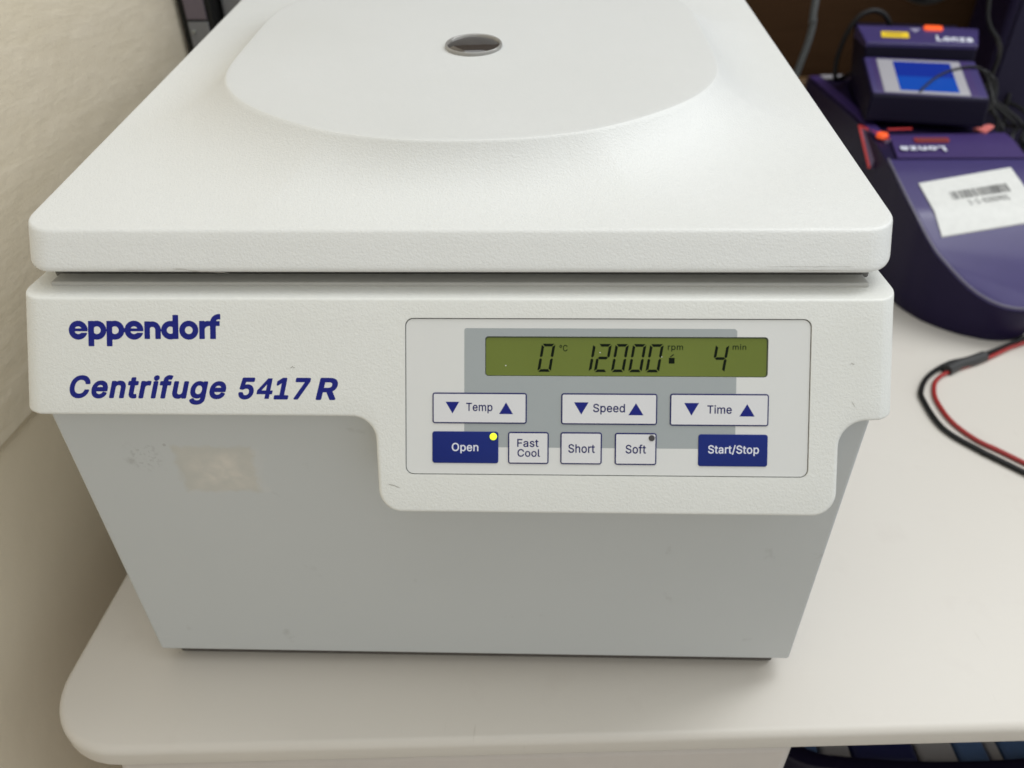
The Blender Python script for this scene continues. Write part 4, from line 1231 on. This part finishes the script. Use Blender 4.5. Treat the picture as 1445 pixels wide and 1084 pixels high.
def shell(name, out, ztop, levels, mat, par, capf=True):
    """levels: list of (inset, z or None, dz) from bottom to top; top follows the sloping profile"""
    V, F = [], []
    n = len(out)
    nn = []
    for i in range(n):
        a, b = out[i - 1], out[(i + 1) % n]
        t = (b - a).normalized()
        nn.append(Vector((-t.y, t.x)))
    for ins, z, dz in levels:
        for i in range(n):
            p = out[i] + nn[i] * ins
            zz = z if z is not None else ztop(p.y) + dz
            V.append((p.x, p.y, zz))
    L = len(levels)
    for q in range(L - 1):
        for i in range(n):
            j = (i + 1) % n
            F.append((q * n + i, q * n + j, (q + 1) * n + j, (q + 1) * n + i))
    # cap top by strips between left and right halves
    b = (L - 1) * n
    i, j = 0, n - 1
    while j - i > 1:
        if j - i == 2:
            F.append((b + i, b + i + 1, b + j)); break
        F.append((b + i, b + i + 1, b + j - 1, b + j))
        i += 1; j -= 1
    F.append(tuple(range(n)))
    return mesh(name, V, F, mat, par, angle=30)


uo = unit_outline()
shell('housing', uo, pz, [(0.012, 0.0, 0), (0.0095, 0.006, 0), (0.0092, 0.012, 0), (0.0005, None, -0.006), (0.0, None, -0.003), (0.0015, None, -0.0022)], M_dark, PU)
co = unit_outline(0.0, 0.4575)
shell('front_cover', co, pz, [(0.0012, None, -0.0024), (0.0003, None, -0.0020), (0.0003, None, -0.0006), (0.0016, None, 0.0006), (0.0035, None, 0.0009)], M_purple, PU)
rimp = [(p.x, p.y, pz(p.y) + .0004) for p in unit_outline(0.0006, 0.4575)]
tube('cover_rim_highlight', rimp[::4] + [rimp[-1]], 0.0009, plain('rim_highlight_grey', (0.16, 0.15, 0.20), 0.35), PU, seg=8, n=5)  # paler tube stands in for the highlight along the cover edge
# collar strip behind the cover (deeper purple) rising to the upper unit
def surf(pts, dz, name, mat, par, sub=5):
    """quad on the sloping top, corners in plan, subdivided so that it follows the slope"""
    a, b, c, d = [Vector(p) for p in pts]
    V, F = [], []
    for i in range(sub + 1):
        for j in range(sub + 1):
            u, w_ = i / sub, j / sub
            p = (a.lerp(b, u)).lerp(d.lerp(c, u), w_)
            V.append((p.x, p.y, pz(p.y) + dz))
    for i in range(sub):
        for j in range(sub):
            q = i * (sub + 1) + j
            F.append((q, q + 1, q + sub + 2, q + sub + 1))
    V2 = [(x, y, z - 0.0012) for x, y, z in V]
    n0 = len(V)
    F2 = [tuple(n0 + k for k in reversed(f)) for f in F]
    rim = []
    S = sub + 1
    edge = [j for j in range(S)] + [i * S + S - 1 for i in range(1, S)] + [(S - 1) * S + j for j in range(S - 2, -1, -1)] + [i * S for i in range(S - 2, 0, -1)]
    for k in range(len(edge)):
        p, q = edge[k], edge[(k + 1) % len(edge)]
        rim.append((p, q, n0 + q, n0 + p))
    return mesh(name, V + V2, F + F2 + rim, mat, par, angle=40)


surf([(.367, .4585), (.4845, .4585), (.4845, .505), (.372, .500)], 0.0006, 'collar', M_purplemid, PU)
surf([(.3592, .56), (.370, .56), (.372, .716), (.3592, .716)], 0.0008, 'side_trim', M_purplemid, PU)
surf([(.3592, .500), (.369, .49), (.370, .56), (.3592, .56)], 0.0008, 'side_trim', M_purplemid, PU)
surf([(.372, .70), (.400, .70), (.400, .716), (.372, .716)], 0.0016, 'connector_strip', M_bezel, PU)
# the barcode label on the cover
surf([(.379, .367), (.4690, .3805), (.4610, .4400), (.3735, .4205)], 0.0022, 'barcode_label', M_label, PU, sub=8)


def LBL(u, w_, d):
    """label coordinates 0..1 right, 0..1 down"""
    tl, tr, br, bl = Vector((.3735, .4205)), Vector((.461, .440)), Vector((.469, .3805)), Vector((.379, .367))
    p = (tl.lerp(tr, u)).lerp(bl.lerp(br, u), w_)
    return Vector((p.x, p.y, pz(p.y) + 0.0022 + d))


lab = [o for o in COL.objects if o.name.startswith('barcode_label')][0]
V, F = [], []
x = 0.24
random.seed(3)
while x < 0.84:
    w_ = random.choice((0.006, 0.006, 0.012, 0.018))
    for q in range(3):
        a, b = 0.29 + q * 0.055, 0.29 + (q + 1) * 0.055
        i0 = len(V)
        V += [LBL(x, a, .0003), LBL(x + w_, a, .0003), LBL(x + w_, b, .0003), LBL(x, b, .0003)]
        F.append((i0, i0 + 1, i0 + 2, i0 + 3))
    x += w_ + random.choice((0.006, 0.010, 0.014))
mesh('barcode', V, F, M_ink, lab, smooth=False, kind='stuff')
lettering('label_text', '1-1-5203901', 'r', (0.37, 0.50), (0.78, 0.60), 0.0003, LBL, M_ink, lab)


def COLL(u, w_, d):
    """on the cover just in front of the collar: u mm from left, w_ mm towards the viewer"""
    x_, y_ = .372 + u / 1e3, .494 - w_ / 1e3
    return Vector((x_, y_, pz(y_) + d))


# lettering reads from the far side: turned round
def rot(fn, cx, cw):
    return lambda a, b, d: fn(2 * cx - a, 2 * cw - b, d)


lettering('maker_lettering', 'Lonza', 'b', (1, 20.5), (42, 28.5), 0.0028, rot(COLL, 21.5, 24.5), M_keytext, PU)
prism('red_indicator_strip', rrect(19, 5, 51, 11.5, 1.5, 4), 0.0010, 0.0022, COLL, plain('red_strip', (0.28, 0.03, 0.03), 0.4), PU)
prism('red_indicator_strip_inlay', rrect(21, 6.4, 49, 10.2, .8, 4), 0.0018, 0.0024, COLL, plain('dull_red', (0.16, 0.03, 0.03), 0.4), PU)


# lit corners beside the cover
def corner_light(A, B, C_, name, mat_edge):
    A, B, C_ = Vector(A), Vector(B), Vector(C_)
    nrm = (B - A).cross(C_ - A).normalized()
    if nrm.y > 0: nrm = -nrm
    V = [q + nrm * .0012 for q in (A, B, C_)] + [q - nrm * .003 for q in (A, B, C_)]
    o = mesh(name, V, [(0, 1, 2), (3, 5, 4), (0, 3, 4, 1), (1, 4, 5, 2), (2, 5, 3, 0)], plain('clear_grey_pink', (0.20, 0.15, 0.24), 0.3), PU, bevel=0.0005)
    e = nrm * .0014
    tube('light_line', [A + e, A.lerp(C_, .5) + e, C_ + e], 0.0011, mat_edge, o)
    tube('light_line', [A + e, A.lerp(B, .5) + e, B + e], 0.0009, mat_edge, o)
    return o


corner_light((.3568, .532, .1245), (.3690, .4885, .1250), (.3570, .486, .0975), 'illuminated_corner', M_redlit)
disc('orange_button', 364.2, 495.5, 5.3, -1.0, 2.8, M_orange, PU, xf=lambda a, b, d: Vector((a / 1e3, b / 1e3, pz(b / 1e3) + .0012 + d / 1e3)), edge=0.8, n=24)
surf([(.376, .5125), (.400, .5145), (.400, .5160), (.376, .514)], 0.0019, 'red_light_line', M_redlit, PU)
prism('illuminated_corner', [(458, 513), (478, 524), (481, 519), (465, 502)], 0.0005, 0.0022, lambda a, b, d: Vector((a / 1e3, b / 1e3, pz(b / 1e3) + d)), M_pink, PU, edge=0)

# ------------------------------------------------------------ upper unit on top (turned towards the viewer)
UA = math.radians(-13.7)
UO = Vector((0.357, 0.527, 0.0))
UX = Vector((math.cos(UA), math.sin(UA), 0))
UYv = Vector((-math.sin(UA), math.cos(UA), 0))
UP = empty('touchscreen_unit', tuple(UO + UX * .055 + UYv * .06 + Vector((0, 0, .1305))), 'purple touchscreen control unit with lit blue screen on top of the barcode-labelled instrument', 'instrument')


def UT(a, b, c):
    """a right, b back, c up (mm) in the unit's own frame"""
    return UO + UX * (a / 1e3) + UYv * (b / 1e3) + Vector((0, 0, 0.1307 + c / 1e3))




def hexa(name, p, mat, par, bevel=0.0015):
    """p: bottom front-left, front-right, back-right, back-left, then the same on top"""
    V = [UT(*q) for q in p]
    F = [(0, 3, 2, 1), (4, 5, 6, 7), (0, 1, 5, 4), (1, 2, 6, 5), (2, 3, 7, 6), (3, 0, 4, 7)]
    return mesh(name, V, F, mat, par, bevel=bevel)


hexa('base_block', [(0, 0, 0), (107, 0, 0), (104, 150, 0), (-4, 150, 0), (1, 0, 25), (105, 0, 26), (96, 61, 47), (-8, 61, 47)], M_black, UP, 0.0025)
hexa('rear_block', [(2, 62, 0), (100, 62, 0), (100, 170, 0), (2, 170, 0), (-6, 66, 60), (97, 66, 60), (97, 168, 62), (-8, 168, 62)], M_black, UP, 0.002)
hexa('hood', [(-6, 66, 55), (97, 66, 56), (100, 150, 50), (-8, 150, 50), (-5.5, 64.5, 60), (96.5, 64.5, 61), (102, 101, 70), (-14, 101, 69.5)], M_purple, UP, 0.0012)


def SCR(u, w_, d):
    """sloping screen face: u mm to the right, w_ mm up the slope, d outward"""
    ph = math.atan2(21.5, 59)
    return UT(u - 0.12 * w_, 1.5 + w_ * math.cos(ph) - d * math.sin(ph), 25.8 + w_ * math.sin(ph) + d * math.cos(ph))


prism('screen_surround', rrect(2.0, 1.0, 103.5, 61.0, 2.5, 5), -0.5, 0.9, SCR, M_purple, UP, edge=0.4)
prism('inner_surround', rrect(8.0, 1.6, 96.0, 59.0, 2.0, 5), 0.6, 1.15, SCR, M_purplemid, UP, edge=0.2)
sb = prism('screen_bezel', rrect(12.5, 2.2, 88.5, 57.5, 1.0, 4), 0.9, 1.7, SCR, M_bezel, UP, edge=0.2)
prism('screen', [(27.0, 5.8), (79.5, 5.8), (79.5, 29.0), (27.0, 29.0)], 1.5, 1.9, SCR, M_screen2, sb)
prism('screen', [(27.0, 29.05), (79.5, 29.05), (79.5, 54.0), (27.0, 54.0)], 1.5, 1.9, SCR, M_screen, sb)


def HD(u, w_, d):
    """hood face: u mm right, w_ mm down the face from its top edge"""
    ph = math.atan2(9, 36.5)
    L_ = 37.6 - w_
    return UT(u, 64.5 + L_ * math.cos(ph) - d * math.sin(ph), 60.4 + L_ * math.sin(ph) + d * math.cos(ph))


prism('yellow_sticker', rrect(9, 13, 35, 26, 1, 3), 0.2, 0.5, HD, M_yellow, UP)
prism('yellow_sticker_print', [(13, 17), (29, 17), (29, 20), (13, 20)], 0.3, 0.62, HD, plain('ochre_print', (0.35, 0.22, 0.02), 0.5), UP)
prism('orange_button', rrect(50, -2, 68, 8, 3.5, 5), -0.5, 2.0, HD, M_orange, UP, edge=0.8)
prism('eject_symbol', [(36.5, 4.0), (47, 4.0), (42, 12.5)], 0.2, 0.5, HD, plain('symbol_grey', (0.32, 0.30, 0.42), 0.4), UP)
lettering('maker_lettering', 'Lonza', 'b', (60, 18.5), (93, 30.5), 0.55, HD, M_keytext, UP)


# ------------------------------------------------------------ second purple unit far right
P2 = empty('tall_purple_unit', (0.68, 0.80, 0.0), 'tall dark purple instrument housing at the right edge behind the touchscreen', 'instrument')
v2, f2 = boxvf(-0.085, 0.12, -0.07, 0.07, 0.0, 0.42)
R2 = Matrix.Rotation(math.radians(-12), 3, 'Z')
v2 = [R2 @ Vector((p[0], p[1], p[2])) + Vector((0.68, 0.79, 0)) for p in v2]
mesh('housing', v2, f2, plain('navy_plastic', (0.014, 0.010, 0.034), 0.5, Specular_IOR_Level=0.2), P2, bevel=0.008)
v2, f2 = boxvf(-0.075, 0.11, -0.0735, -0.0705, 0.02, 0.40)
v2 = [R2 @ Vector(p) + Vector((0.68, 0.79, 0)) for p in v2]
mesh('front_panel', v2, f2, plain('navy_plastic_front', (0.011, 0.008, 0.028), 0.45, Specular_IOR_Level=0.2), P2, bevel=0.001)

# ------------------------------------------------------------ cables
tag(tube('grey_cable', [(.316, .63, .40), (.310, .60, .229), (.312, .60, .209), (.311, .60, .189), (.305, .60, .155), (.296, .60, .09), (.28, .62, .03), (.27, .68, .006), (.26, .80, .006)], 0.0036, M_cgrey),
    'thick grey cable hanging behind the right side of the lid', 'cable')
tag(tube('black_cable', [(.418, .665, .188), (.414, .66, .197), (.405, .66, .206), (.393, .66, .209), (.380, .66, .203), (.371, .66, .186), (.367, .66, .160), (.370, .66, .140), (.385, .68, .136), (.41, .71, .136)], 0.0026, M_rubber),
    'black cable arching over the left of the touchscreen unit', 'cable')
tag(tube('black_cable', [(.476, .62, .30), (.480, .60, .227), (.488, .60, .205), (.503, .60, .189), (.52, .62, .17), (.53, .64, .12), (.545, .66, .03), (.56, .68, .004), (.58, .76, .004)], 0.0022, M_rubber),
    'thin black cable hanging beside the tall purple unit', 'cable')
tag(tube('black_cable', [(.44, .80, .32), (.43, .76, .26), (.45, .73, .225), (.475, .72, .215), (.50, .73, .225), (.52, .77, .26), (.53, .82, .32)], 0.010, M_rubber),
    'very thick black cable sagging behind the touchscreen unit', 'cable')
tag(tube('stylus_cable', [SCR(44, 4, 3), SCR(49, 11, 3.4), SCR(61, 26, 3.4), SCR(74, 38, 3.0), SCR(86, 45, 2.6), SCR(98, 49, 2.6), SCR(108, 48, 0), SCR(116, 40, -9), SCR(119, 20, -18)], 0.0012, M_rubber),
    'thin dark lead lying across the blue touchscreen', 'cable')
tag(tube('coiled_cable', [UT(96, 48, 42), UT(108, 50, 40), UT(116, 46, 30), UT(117, 40, 18), UT(112, 38, 14), UT(108, 42, 24), UT(112, 50, 36), UT(120, 52, 30), UT(121, 44, 16), UT(115, 40, 6), UT(118, 60, 2), UT(128, 120, -60), UT(135, 180, -126)], 0.0015, M_rubber),
    'bunched dark lead looped at the right of the touchscreen', 'cable')
for k in range(6):
    rr = random.Random(k + 11)
    base_ = [(.585, .74, .10), (.600, .70, .085), (.597, .67, .070), (.585, .635, .060), (.565, .59, .050), (.550, .545, .030), (.560, .50, .004)]
    pts = [(x_ + .007 * k - .012 + rr.uniform(-.010, .010), y_ + rr.uniform(-.012, .012), max(.004, z_ + rr.uniform(-.012, .012))) for x_, y_, z_ in base_]
    pts.append((.66 + .01 * k, .47 + .01 * k, .004))
    tag(tube('black_cable', pts, 0.0022, M_rubber), 'black cable in the tangle at the right edge beside the barcode-labelled instrument', 'cable', 'tangled black cables at the right edge')

# red/black pair lying on the table
def on_table(pts, z):
    return [(x, y, z) for x, y in pts]


blk = [(0.56, 0.3908), (0.4572, 0.3289), (0.4303, 0.3127), (0.3998, 0.2971), (0.3749, 0.2884), (0.3512, 0.2707), (0.3372, 0.2519), (0.3322, 0.236), (0.3323, 0.202), (0.3479, 0.176), (0.3656, 0.1548), (0.5258, -0.0371)]
redp = [(0.5602, 0.3745), (0.4529, 0.3208), (0.4369, 0.3128), (0.4041, 0.2929), (0.3693, 0.2759), (0.3548, 0.2647), (0.3471, 0.252), (0.3424, 0.2361), (0.3421, 0.2114), (0.3495, 0.1908), (0.3617, 0.1762), (0.371, 0.165), (0.5307, -0.0273)]
pw = empty('power_lead_pair', (0.35, 0.2, 0.0), 'red and black twin lead curving over the table, joined by a black sleeve', 'cable')
tube('black_lead', on_table(blk, 0.0022), 0.0020, M_rubber, pw)
tube('red_lead', on_table(redp, 0.0019), 0.0017, M_red, pw)
tube('sleeve', [(0.407, 0.2974, 0.0033), (0.3946, 0.2908, 0.0033), (0.3802, 0.2844, 0.0033), (0.3673, 0.276, 0.0033)], 0.0046, plain('sleeve_black', (0.03, 0.03, 0.03), 0.5), pw)

# ------------------------------------------------------------ cabinet behind on the left
CB = empty('equipment_cabinet', (-0.12, 0.56, 0.0), 'grey cabinet with a black framed edge strip standing behind the lid by the wall', 'cabinet')
box('cabinet_body', -0.2195, 0.05, 0.418, 0.70, 0.0, 0.42, M_cab, CB, bevel=0.003)
po = box('edge_strip', -0.2565 + 0.0085, -0.2205, 0.404, 0.45, 0.0, 0.42, M_rubber, CB, bevel=0.003)
box('label_strip', -0.2425, -0.2265, 0.4020, 0.4036, 0.247, 0.40, M_mauve, po, bevel=0.0005)
box('dark_plate', -0.2425, -0.2265, 0.4022, 0.4036, 0.10, 0.2455, M_cab, po, bevel=0.0005)
for zz in (0.2385, 0.226):
    disc('screw', -239.0, zz * 1e3, 1.6, -402.1, -401.0, M_metal, po, xf=lambda a, b, d: Vector((a / 1e3, -d / 1e3, b / 1e3)), edge=0.4)

# ------------------------------------------------------------ bin of packets under the table edge
BN = empty('storage_bin', (0.30, 0.12, -0.75), 'open black bin of blue and white packets below the table edge', 'bin')


def bin_():
    V, F = [], []
    zt = -0.12
    outs = []
    for e, z in ((0.03, -0.75), (0.0, zt - .008), (-0.004, zt - .006), (-0.005, zt), (0.0, zt + .001), (0.004, zt - .001), (0.006, zt - .01), (0.03, -0.73)):
        lp = rrect(0.186 + e, 0.0215 + e, 0.60 - e, 0.26 - e, 0.030, 8)
        k_ = max(range(len(lp)), key=lambda q: (lp[q - 1][0] < .25 and lp[q][0] > .4))
        xa_, xb_ = lp[k_ - 1][0], lp[k_][0]
        lp = lp[:k_] + [(xa_ + (xb_ - xa_) * q / 40, lp[k_][1]) for q in range(1, 40)] + lp[k_:]
        # bowed near edge
        lp = [(x_, y_ - 0.0060 * math.sin(max(0, min(1, (x_ - .19) / .18)) * math.pi) * (1 if y_ < 0.1 else 0)) for x_, y_ in lp]
        outs.append([(x_, y_, z) for x_, y_ in lp])
    n = len(outs[0])
    for lp in outs: V += lp
    for q in range(len(outs) - 1):
        for i in range(n):
            j = (i + 1) % n
            F.append((q * n + i, q * n + j, (q + 1) * n + j, (q + 1) * n + i))
    F.append(tuple(range(n)))
    F.append(tuple(range((len(outs) - 1) * n, len(outs) * n)))
    return mesh('bin_shell', V, F, M_black, BN, angle=45)


bin_()
for nm_, x0, x1, mt, lb in (('packet', .200, .222, M_skyblue, 'small dark blue packet at the left of the black bin'),
                       ('packet', .2235, .2430, M_white, 'grey-white packet left of the navy one in the black bin'),
                       ('packet', .2445, .286, M_navy, 'wide navy blue packet in the black bin'),
                       ('packet', .2875, .312, M_white, 'wide pale packet between navy and blue in the black bin'),
                       ('packet', .3135, .333, M_skyblue, 'mid blue packet right of the pale one in the black bin'),
                       ('packet', .3345, .342, M_white, 'narrow pale packet at the right of the black bin'),
                       ('packet', .3435, .380, M_skyblue, 'blue packet at the far right of the black bin')):
    tag(box(nm_, x0, x1, 0.0275, 0.20, -0.735, -0.138, mt, bevel=0.003), lb, 'packet')
